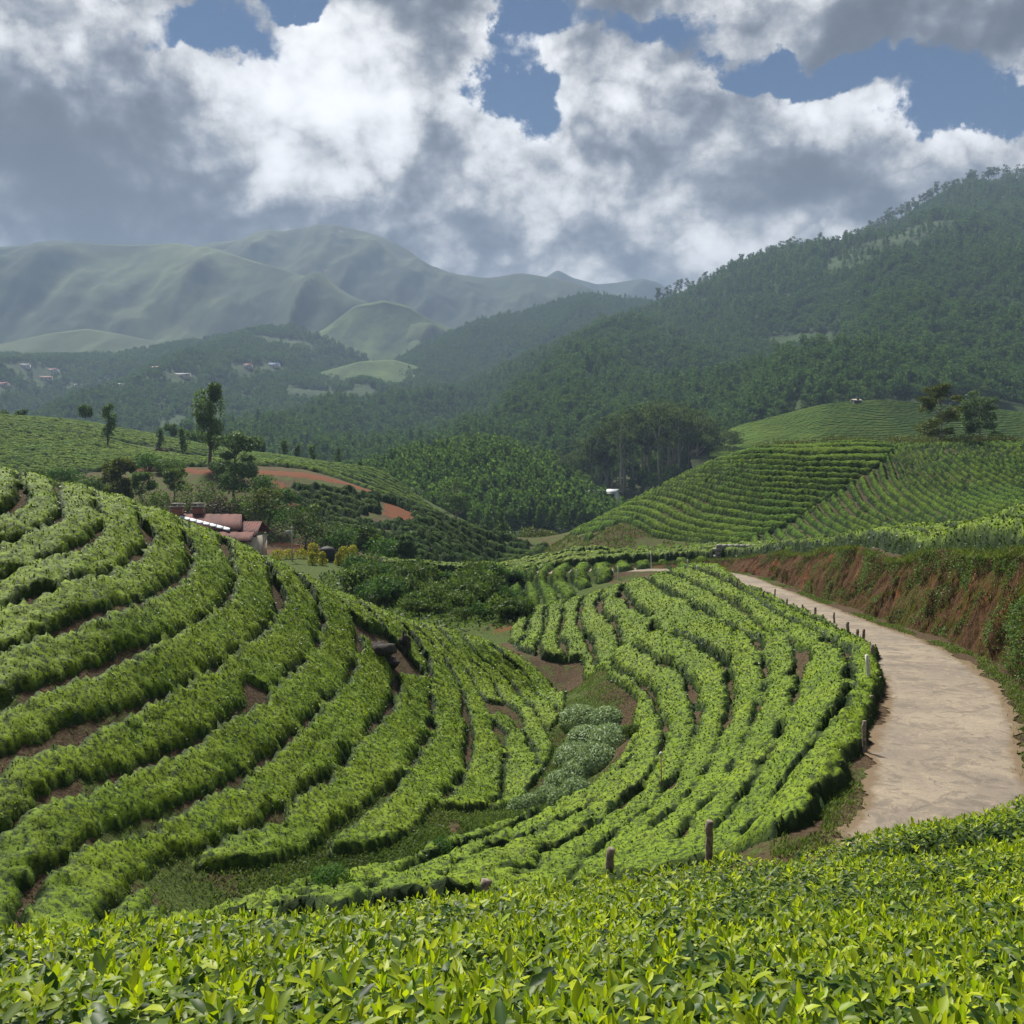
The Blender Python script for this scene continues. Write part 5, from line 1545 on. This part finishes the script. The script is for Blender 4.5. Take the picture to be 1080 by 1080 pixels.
# silvery creeper smothering the gully
r = np.random.default_rng(8); B = []
for px, py, rr in ((612, 762, 1.0), (640, 762, .8), (645, 785, .85), (620, 785, 1.0), (607, 803, .9), (630, 805, .8), (612, 820, .7), (592, 830, .6), (608, 838, .55), (578, 845, .5), (560, 852, .42), (592, 848, .42), (546, 855, .35)):
    p = drop([(px, py)], 14, 60)[0]
    B.append((p[0], p[1], p[2] + .05, rr * .78, rr * .95, rr * .46 + .1))
V, Q = crown_cards(B, 3800, .075, r, .5, .8, .93)
cm = mesh_np('creeper_mound', V, Q, [M['creeper']]); tag(cm, 'pale grey-green creeper mound spilling down the gully between the two tea hills', 'creeper')
b = MB(); r = np.random.default_rng(9)
for bb in B:
    for k in range(5):
        a = r.uniform(0, 6.28); x, y, z = bb[:3]; rr = bb[3]
        b.tube([(x, y, z - .1), (x + math.cos(a) * rr * .5, y + math.sin(a) * rr * .5, z + bb[5] * .6), (x + math.cos(a) * rr * .95, y + math.sin(a) * rr * .95, z)], [.015, .012, .006], 4)
b.build('stems', M['twig'], cm)


# ------------------------------------------------------------------ grass, verge and bank growth (nobody could count it)
def blades_on(P, hgt, wid, r, lean=.5):
    n = len(P); a = r.uniform(0, 6.28, n); l = r.uniform(.1, lean, n)
    D_ = unit(np.column_stack([np.cos(a) * l, np.sin(a) * l, np.ones(n)])); S = unit(np.column_stack([-np.sin(a), np.cos(a), np.zeros(n)]))
    h = (hgt * r.uniform(.5, 1.4, n))[:, None]; w = wid * r.uniform(.7, 1.3, n)[:, None]
    V = np.stack([P - S * w / 2, P + S * w / 2, P + D_ * h * .6 + S * w * .35, P + D_ * h], 1)
    V[:, 3] += np.column_stack([np.cos(a), np.sin(a), np.zeros(n)]) * h * .2
    return V.reshape(-1, 3), np.arange(n * 4).reshape(-1, 4)


r = np.random.default_rng(12)
def patch(px_line, width, n, y0=12, y1=60):
    w = drop(px_line, y0, y1); i = r.integers(0, len(w) - 1, n); f_ = r.random(n)[:, None]
    P = w[i] * (1 - f_) + w[i + 1] * f_; P[:, 0] += r.normal(0, width, n); P[:, 1] += r.normal(0, width * 1.3, n)
    k = fbm(P[:, 0] / 1.3, P[:, 1] / 1.3, seed=15) > -.5; P = P[k]
    P[:, 2] = terrain(P[:, 0], P[:, 1]); return P
Pg = patch([(640, 705), (610, 740), (590, 800), (560, 860), (500, 885), (430, 905), (340, 940), (220, 945)], 1.3, 30000)
V, Q = blades_on(Pg, .10, .018, r, 1.2); tag(mesh_np('grass_in_the_gully', V, Q, [M['grass']]), kind='stuff')
# low weeds with rounder leaves on the gully floor
Pw = patch([(600, 780), (560, 862), (500, 880), (440, 900), (380, 925), (300, 945)], .8, 26000)
V, Q = rhombs(Pw + [0, 0, .05], rand_dir(len(Pw), .5, r), rand_dir(len(Pw), 2, r), r.uniform(.04, .09, len(Pw)), r.uniform(.03, .05, len(Pw)))
tag(mesh_np('ground_cover_in_the_gully', V, Q, [M['broad']]), kind='stuff')
# weeds and fallen leaves between the rows
for nm_, pl_, nn_ in (('weeds_between_the_left_rows', polyL, 60000), ('weeds_between_the_dome_rows', polyM, 70000)):
    pl_ = np.array(pl_)[:, :2]; a0 = pl_.min(0); a1 = pl_.max(0)
    x = r.uniform(a0[0], a1[0], nn_); y = r.uniform(a0[1], a1[1], nn_); k = in_poly(x, y, pl_) & (fbm(x / 1.1, y / 1.1, seed=57) > -.15); x, y = x[k], y[k]
    P = np.column_stack([x, y, terrain(x, y) + .01]); h_ = len(P) // 2
    V1, Q1 = rhombs(P[:h_], rand_dir(h_, .3, r), rand_dir(h_, 2, r), r.uniform(.03, .07, h_), r.uniform(.02, .04, h_))
    V2, Q2 = blades_on(P[h_:], .08, .014, r, 1.2)
    tag(mesh_np(nm_, np.concatenate([V1, V2]), np.concatenate([Q1, Q2 + len(V1)]), [M['tree_brown'], M['grass']], fmat=[0] * len(Q1) + [1] * len(Q2)), kind='stuff')
# verges
n = 70000; s_ = 30 + 120 * r.random(n) ** 1.4; sd2 = r.choice([-1, 1], n, p=[.45, .55]); off = r.normal(1.78, .20, n) * sd2
keep = fbm(s_ / 3.2, off, seed=17, oct=3) > -.05; s_, off = s_[keep], off[keep]
cx = np.interp(s_, RS, RL[:, 0]); cy = np.interp(s_, RS, RL[:, 1]); tx = np.interp(s_, RS, RT[:, 0]); ty = np.interp(s_, RS, RT[:, 1])
x = cx + ty * off; y = cy - tx * off
V, Q = blades_on(np.column_stack([x, y, terrain(x, y)]), .085, .02, r, 1.0); tag(mesh_np('grass_on_the_road_verge', V, Q, [M['grass']]), kind='stuff')
# plants on the clay bank
Bq = BANK.reshape(-1, 3); nb2, ns2 = BANK.shape[:2]
j = r.integers(2, nb2 - 1, 110000); i = (r.random(110000) ** 1.5 * (ns2 - 1)).astype(int); fr1 = r.random((110000, 1))
P = BANK[j, i] * (1 - fr1) + BANK[j, i + 1] * fr1
hrel = j / nb2; sx = sb[i]
cov = fbm(sx / 2.1, hrel * 2.4 + sx * .15, seed=19, oct=4) + .42 * (hrel - .5) + .28 * (1 - sstep(sx, 55, 85))
k = cov > .24; Pv = P[k]; big = r.random(len(Pv))
nrm = np.column_stack([-np.interp(sx[k], RS, RT[:, 1]), np.interp(sx[k], RS, RT[:, 0]), np.full(k.sum(), .5)])
Pv = Pv + unit(nrm) * (r.uniform(0, .34, len(Pv)) * sstep(cov[k], .24, .55))[:, None]
V, Q = rhombs(Pv, unit(nrm * .4 + rand_dir(len(Pv), .2, r)), unit(nrm + rand_dir(len(Pv), .3, r) * .6), r.uniform(.05, .11, len(Pv)), r.uniform(.03, .06, len(Pv)))
tag(mesh_np('undergrowth_on_the_bank', V, Q, [M['scrub'], M['broad'], M['grass']], fmat=np.where(big < .35, 0, np.where(big < .75, 1, 2))), kind='stuff')
k2 = (cov > .0) & (cov < .24) & (r.random(110000) < .5)
V, Q = blades_on(P[k2], -.24, .02, r, .8); tag(mesh_np('dry_roots_on_the_bank', V, Q, [M['drygrass']]), kind='stuff')
i = r.integers(0, ns2 - 1, 30000); P = BANK[-3, i] + np.column_stack([r.normal(0, .22, 30000), r.normal(0, .22, 30000), np.zeros(30000)])
k = fbm(sb[i] / 2.5, P[:, 1] * 0, seed=27, oct=3) > -.25; P = P[k]; P[:, 2] -= .08
V, Q = blades_on(P, .26, .022, r, 1.4); tag(mesh_np('grass_on_the_bank_edge', V, Q, [M['drygrass'], M['grass']], fmat=(r.random(len(Q)) < .6).astype(int)), kind='stuff')

# scrub in the valley behind the knoll and round the bungalow
bush_a = make_tree('shrub', 'bush', 2.6, 'broad', 'bark', 150, .26, 201, 'leafy green shrub in the thicket filling the valley', 'shrub', 'shrubs in the valley thicket')
bush_b = make_tree('shrub', 'bush', 2.2, 'scrub', 'bark', 150, .22, 202, 'dark shrub in the thicket filling the valley', 'shrub', 'shrubs in the valley thicket')
r = np.random.default_rng(61)
vs = [(r.uniform(375, 548), r.uniform(600, 655)) for _ in range(64)]
vs = [v for v in vs if v[1] > 596 + max(0, (v[0] - 480)) * .2 and v[1] < 640 + (v[0] - 380) * .16]
for n_, (px, py) in enumerate(vs):
    p = drop([(px, py)], 60, 104)[0]; src = bush_a if n_ % 3 else bush_b; sc = r.uniform(.5, 1.0) * (1.0 if py < 630 else .8)
    if n_ == 1: o = bush_a; o.location = tuple(p)
    elif n_ == 3: o = bush_b; o.location = tuple(p)
    else: o = place(src, src['label'], tuple(p), sc, r.uniform(0, 6.28))
X_ = r.uniform(-16, 3, 9000); Y_ = r.uniform(60, 96, 9000); kk = (fbm(X_ / 4, Y_ / 4, seed=3) > -.2) & (poly_dist(X_, Y_, k1) > 1) & ~in_poly(X_, Y_, np.array(k1)[:, :2])
P = np.column_stack([X_, Y_, terrain(X_, Y_) + .15])[kk]
V, Q = rhombs(P, rand_dir(len(P), .6, r), rand_dir(len(P), 1.5, r), r.uniform(.2, .4, len(P)), r.uniform(.1, .25, len(P))); tag(mesh_np('undergrowth_in_the_valley', V, Q, [M['broad']]), kind='stuff')

# ------------------------------------------------------------------ individual trees
def T(px, py, hpx, Y, kind, leaf, label, cat='tree', bark='bark', per=150, size=.3, seed=0, group=None, tr=None):
    x, _, _ = at(px, py, Y); h = hpx / F * Y
    return make_tree('tree' if kind != 'bush' else 'shrub', kind, h, leaf, bark, per, size, 300 + seed, label, cat, group, (x, Y, tz(x, Y) - .1), tr)


T(222, 505, 86, 153, 'tall', 'tree_green', 'tallest tree on the left, narrow dark tufts above the red cut', per=520, size=.34, seed=1)
T(247, 530, 76, 134, 'spread', 'tree_grey', 'broad grey-green tree in front of the red cut', per=330, size=.34, seed=2)
T(124, 525, 60, 124, 'spread', 'tree_olive', 'olive feathery tree rising behind the left knoll crest', per=300, size=.30, seed=3)
T(114, 474, 46, 185, 'tall', 'tree_green', 'ragged leaning tree standing alone on the left terrace', per=130, size=.36, seed=4)
T(90, 448, 22, 226, 'round', 'tree_green', 'small round tree on the far left ridge, left of the ragged one', per=60, size=.45, seed=5)
T(22, 440, 25, 232, 'spread', 'tree_grey', 'wide dark tree near the left margin of the ridge', per=80, size=.45, seed=6)
T(1, 438, 22, 230, 'round', 'tree_green', 'dark tree at the left margin of the ridge', per=60, size=.45, seed=7)
T(51, 441, 8, 229, 'bush', 'tree_green', 'tiny round bush on the ridge crest', 'shrub', per=50, size=.35, seed=8)
T(181, 460, 20, 226, 'round', 'tree_grey', 'lollipop shaped small tree on the ridge', per=60, size=.4, seed=9)
T(208, 464, 21, 226, 'bush', 'tree_green', 'dense dark round tree right of the lollipop shaped one', per=90, size=.45, seed=10)
T(168, 478, 26, 194, 'tall', 'tree_grey', 'faint slender tree between the terraces', per=60, size=.35, seed=11)
T(193, 480, 30, 194, 'tall', 'tree_green', 'slim tree between the terraces, right of the faint one', per=80, size=.35, seed=12)
T(171, 482, 10, 190, 'bush', 'tree_brown', 'small brown bush beside the slender tree', 'shrub', per=50, size=.3, seed=13)
T(101, 500, 7, 182, 'bush', 'tree_grey', 'low grey bush on the left terrace slope', 'shrub', per=50, size=.3, seed=14)
for i, (px, py, hh_, lab) in enumerate([(272, 480, 22, 'slender tree at the end of the upper terrace'), (277, 484, 18, 'thin grey tree just right of the terrace end tree'), (300, 486, 22, 'small faint tree first of the row before the forest'), (313, 487, 20, 'small faint tree second of the row before the forest'),
                                   (330, 488, 23, 'small faint tree third of the row before the forest'), (357, 492, 26, 'small faint tree fourth of the row before the forest'), (380, 496, 16, 'little tree where the ridge dips to the knoll')]):
    T(px, py, hh_, 228, 'tall', 'tree_grey' if i % 2 else 'tree_green', lab, per=50, size=.42, seed=20 + i, group='trees along the dipping ridge')
for i, (px, py, hh_, kd, lab) in enumerate([(408, 503, 28, 'round', 'pinkish grey tree at the left foot of the plantation knoll'), (424, 504, 26, 'tall', 'slim tree beside the pinkish grey one'), (438, 506, 28, 'round', 'third tree of the clump at the knoll foot')]):
    T(px, py, hh_, 238, kd, 'tree_grey' if i != 1 else 'tree_green', lab, per=70, size=.42, seed=30 + i)
T(482, 529, 48, 205, 'spread', 'tree_green', 'forked tree in front of the plantation knoll', per=120, size=.38, seed=34, bark='bark_pale')
T(508, 532, 32, 172, 'cone', 'tree_grey', 'grey conical tree right of the forked one', per=60, size=.34, seed=35)
T(530, 552, 50, 165, 'cone', 'tree_green', 'tall dark conical tree at the valley end of the slope', per=80, size=.36, seed=36)
T(545, 560, 30, 160, 'bush', 'tree_grey', 'dark bushy tree where the valley narrows', per=110, size=.34, seed=37)
T(562, 566, 30, 158, 'bush', 'tree_olive', 'brownish bush beside the narrow valley mouth', per=110, size=.34, seed=38)
T(586, 562, 26, 160, 'bush', 'tree_olive', 'olive bush left of the back hill foot', per=110, size=.34, seed=39)
T(604, 556, 20, 165, 'bush', 'tree_brown', 'brown bush at the foot of the back hill', per=90, size=.34, seed=40)
T(535, 480, 26, 345, 'bush', 'tree_green', 'dark domed tree behind the hut on the knoll', per=90, size=.6, seed=41)
T(490, 484, 42, 352, 'spread', 'tree_grey', 'bare looking tree behind the two huts', per=50, size=.55, seed=42)
T(560, 492, 24, 345, 'bush', 'tree_green', 'dark bush right of the domed tree', per=90, size=.6, seed=43)
T(992, 468, 66, 143, 'spread', 'tree_olive', 'big open crowned tree with pale limbs on the back hill top', per=230, size=.30, seed=50, bark='bark_pale', tr=.16)
T(1033, 468, 62, 145, 'spread', 'tree_grey', 'darker open tree right of the big pale limbed one', per=210, size=.30, seed=51, bark='bark_pale', tr=.12)
T(561, 1, 1, 20, 'bush', 'tree_grey', 'x', seed=52) if False else None
# around the bungalow
vt = [(150, 540, 34, 128, 'round', 'tree_green', 'round green tree behind the left knoll crest'), (172, 552, 36, 122, 'bush', 'broad', 'light green bushy tree left of the bungalow'), (197, 556, 30, 120, 'bush', 'tree_brown', 'leafless brown tree behind the bungalow chimneys'),
      (184, 540, 34, 132, 'round', 'broad', 'layered green tree under the red cut'), (212, 545, 36, 128, 'bush', 'broad', 'leafy tree just behind the left chimney'), (236, 550, 26, 124, 'bush', 'tree_brown', 'dark brown tree behind the right chimney'),
      (262, 556, 38, 124, 'bush', 'broad', 'broad leafy tree behind the bungalow roof'), (283, 564, 44, 121, 'round', 'tree_olive', 'olive tree at the right of the bungalow roof'), (303, 566, 42, 119, 'bush', 'scrub', 'dark bushy tree behind the bungalow yard'),
      (322, 572, 46, 114, 'round', 'broad', 'large round tree behind the yellow hedge'), (345, 574, 38, 112, 'bush', 'broad', 'green bushy tree behind the water tank'), (362, 576, 30, 110, 'bush', 'scrub', 'dark bush right of the water tank'),
      (388, 584, 34, 104, 'round', 'broad', 'leafy tree beyond the topiary'), (408, 592, 32, 100, 'bush', 'scrub', 'dark bush at the end of the lawn'), (428, 596, 34, 98, 'spread', 'tree_grey', 'open grey-green tree above the valley thicket'),
      (160, 520, 22, 150, 'bush', 'scrub', 'dark bush on the bank left of the red cut'), (178, 517, 18, 148, 'bush', 'tree_green', 'small bush at the left end of the red cut'), (70, 520, 24, 136, 'bush', 'scrub', 'dark bush over the knoll crest at left'),
      (40, 515, 20, 138, 'bush', 'broad', 'green bush over the knoll crest near the left margin'), (98, 524, 22, 132, 'bush', 'tree_green', 'low bush left of the olive feathery tree'), (238, 508, 16, 146, 'bush', 'tree_green', 'little bush on the red cut'), (300, 530, 20, 134, 'bush', 'scrub', 'dark bush below the red cut, right of the broad tree'), (275, 520, 26, 138, 'bush', 'scrub', 'dark bush touching the broad grey-green tree')]
for i, (px, py, hh_, Y, kd, lf, lab) in enumerate(vt):
    T(px, py, hh_ * 1.15, Y, kd, lf, lab, per=170 if kd != 'round' else 150, size=.26, seed=60 + i)
# thicket on the near side of the valley slope
# golden hedge and topiary on the lawn
p = [at(px, py, 96) for px, py in ((293, 588), (303, 585), (314, 582), (325, 580), (333, 578))]
r = np.random.default_rng(71); B = [(q[0], q[1] + .8 * i_, tz(q[0], q[1] + .8 * i_) + .42, .55, .45, .5) for i_, q in enumerate(np.array(p))] + [(p[3][0], p[3][1] + 2.4, tz(p[3][0], p[3][1]) + 1.05, .45, .4, .45)]
V, Q = crown_cards(B, 420, .15, r, .3, .6, .9); gh = mesh_np('golden_hedge', V, Q, [M['yellow']]); tag(gh, 'bright yellow clipped hedge on the bungalow lawn', 'hedge')
for i, (px, py, s_, lab) in enumerate([(329, 602, .75, 'small two-tiered yellow topiary, left of the pair'), (340, 603, .8, 'small two-tiered yellow topiary, right of the pair'), (362, 600, 1.15, 'large yellow-green topiary at the right end of the lawn'), (372, 592, 1.25, 'tall yellow topiary touching the large yellow-green one'), (357, 602, .7, 'short round yellow topiary in front of the large one')]):
    q = at(px, py, 93 + (i > 1)); zz = tz(q[0], q[1])
    V, Q = crown_cards([(0, 0, .45 * s_, .55 * s_, .55 * s_, .42 * s_), (0, 0, 1.2 * s_, .34 * s_, .34 * s_, .36 * s_)], 500, .12, r, .3, .6, .9)
    root = empty('topiary', (q[0], q[1], zz)); tag(root, lab, 'topiary', 'yellow topiary on the lawn'); mesh_np('crown', V, Q, [M['yellow']], parent=root)
    b = MB(); b.tube([(0, 0, -.1), (0, 0, 1.2 * s_)], .05, 6); b.build('trunk', M['bark'], root)

# eucalyptus grove: every tree its own object
ge = [make_tree('eucalyptus_tree', 'euca', 26, 'euca', 'bark_pale', 85, .85, 400 + i, 'tall eucalyptus with bare pale trunk in the dense valley grove', 'tree', 'eucalyptus grove in the valley', tr=.34) for i in range(4)]
r = np.random.default_rng(81); tops_x = [560, 580, 600, 620, 645, 665, 690, 720, 745, 770, 790, 810]; tops_y = [492, 482, 466, 455, 436, 424, 416, 420, 436, 450, 466, 480]
gl = []
for k in range(84):
    px = r.uniform(572, 800) if k > 20 else r.uniform(620, 760)
    ty_ = np.interp(px, tops_x, tops_y) + abs(r.normal(0, 12)); Y = r.uniform(312, 378)
    gl.append((px, ty_, Y))
for k, (px, ty_, Y) in enumerate(gl):
    X = (px - PX0) / F * Y; P = gG.reshape(-1, 3); z = P[np.argmin((P[:, 0] - X) ** 2 + (P[:, 1] - Y) ** 2), 2] if Y > 318 else -8
    top = (PY0 - ty_) / F * Y; h = max(9, top - z)
    if k < 4: o = ge[k]; o.location = (X, Y, z - .5); s_ = h / 26; o.scale = (s_, s_, s_)
    else:
        o = copy_tree(ge[k % 4]); o.location = (X, Y, z - .5); s_ = h / 26; o.scale = (s_ * 1.05, s_ * 1.05, s_); o.rotation_euler = (0, 0, r.uniform(0, 6.28))
# trees standing out along the mountain crest
gs_ = [make_tree('skyline_tree', 'euca', 15, 'euca', 'bark', 30, 0.95, 420 + i, 'thin tree silhouetted on the crest of the right mountain', 'tree', 'trees along the mountain crest', tr=.22) for i in range(3)]
crest = gR[-1]; cx_, cy_ = px_of(crest); k0 = 0
for k in range(105):
    px = r.uniform(690, 1095) if k % 3 else r.uniform(895, 1090)
    i_ = int(np.argmin(np.abs(cx_ - px))); q = crest[i_] + np.array([0, r.uniform(-8, 6), -1.0]); s_ = r.uniform(.9, 1.6)
    q = q + np.array([r.uniform(-4, 4), 0, 0])
    if k < 3: o = gs_[k]; o.location = tuple(q)
    else: o = copy_tree(gs_[k % 3]); o.location = tuple(q); o.scale = (s_, s_, s_); o.rotation_euler = (0, 0, r.uniform(0, 6.28))
# brush along the top of the back hill
xb = r.uniform(33, 80, 9000); yb = r.uniform(138.5, 144, 9000); k = fbm(xb / 3, yb / 3, seed=33) > -.3; P = np.column_stack([xb, yb, terrain(xb, yb)])[k]
hp_ = 1.1 * (1 + .6 * fbm(P[:, 0] / 2.5, P[:, 1] / 2.5, seed=35)); P[:, 2] += r.random(len(P)) * hp_
V, Q = rhombs(P, rand_dir(len(P), .9, r), rand_dir(len(P), .8, r), r.uniform(.25, .55, len(P)), r.uniform(.08, .18, len(P)))
tag(mesh_np('undergrowth_on_the_hill_top', V, Q, [M['drygrass'], M['tree_olive']], fmat=(r.random(len(Q)) < .45).astype(int)), kind='stuff')
# rough grass hump at the foot of the back hill
xb = r.uniform(-3, 21, 22000); yb = r.uniform(98, 130, 22000); P = np.column_stack([xb, yb, terrain(xb, yb)]); k = ~in_poly(xb, yb, np.array(polyA)) & ~in_poly(xb, yb, np.array(k1)[:, :2]) & (fbm(xb / 3, yb / 3, seed=37) > -.3)
V, Q = rhombs(P[k], rand_dir(int(k.sum()), 1.2, r), rand_dir(int(k.sum()), .6, r), r.uniform(.15, .4, int(k.sum())), r.uniform(.06, .14, int(k.sum())))
tag(mesh_np('rough_grass_at_the_hill_foot', V, Q, [M['grass'], M['drygrass']], fmat=(r.random(len(Q)) < .5).astype(int)), kind='stuff')

# ------------------------------------------------------------------ the air itself
hb = MB(); hb.box((0, 1750, 275), (9000, 4700, 790))
m, t = new_mat('haze_air')
pv = t.node('ShaderNodeVolumePrincipled')
pv.inputs['Color'].default_value = (0.37, 0.50, 0.73, 1)
pv.inputs['Density'].default_value = HAZE
pv.inputs['Anisotropy'].default_value = 0.1
t.l.new(pv.outputs[0], t.out.inputs['Volume'])
tag(hb.build('haze', m), kind='stuff')
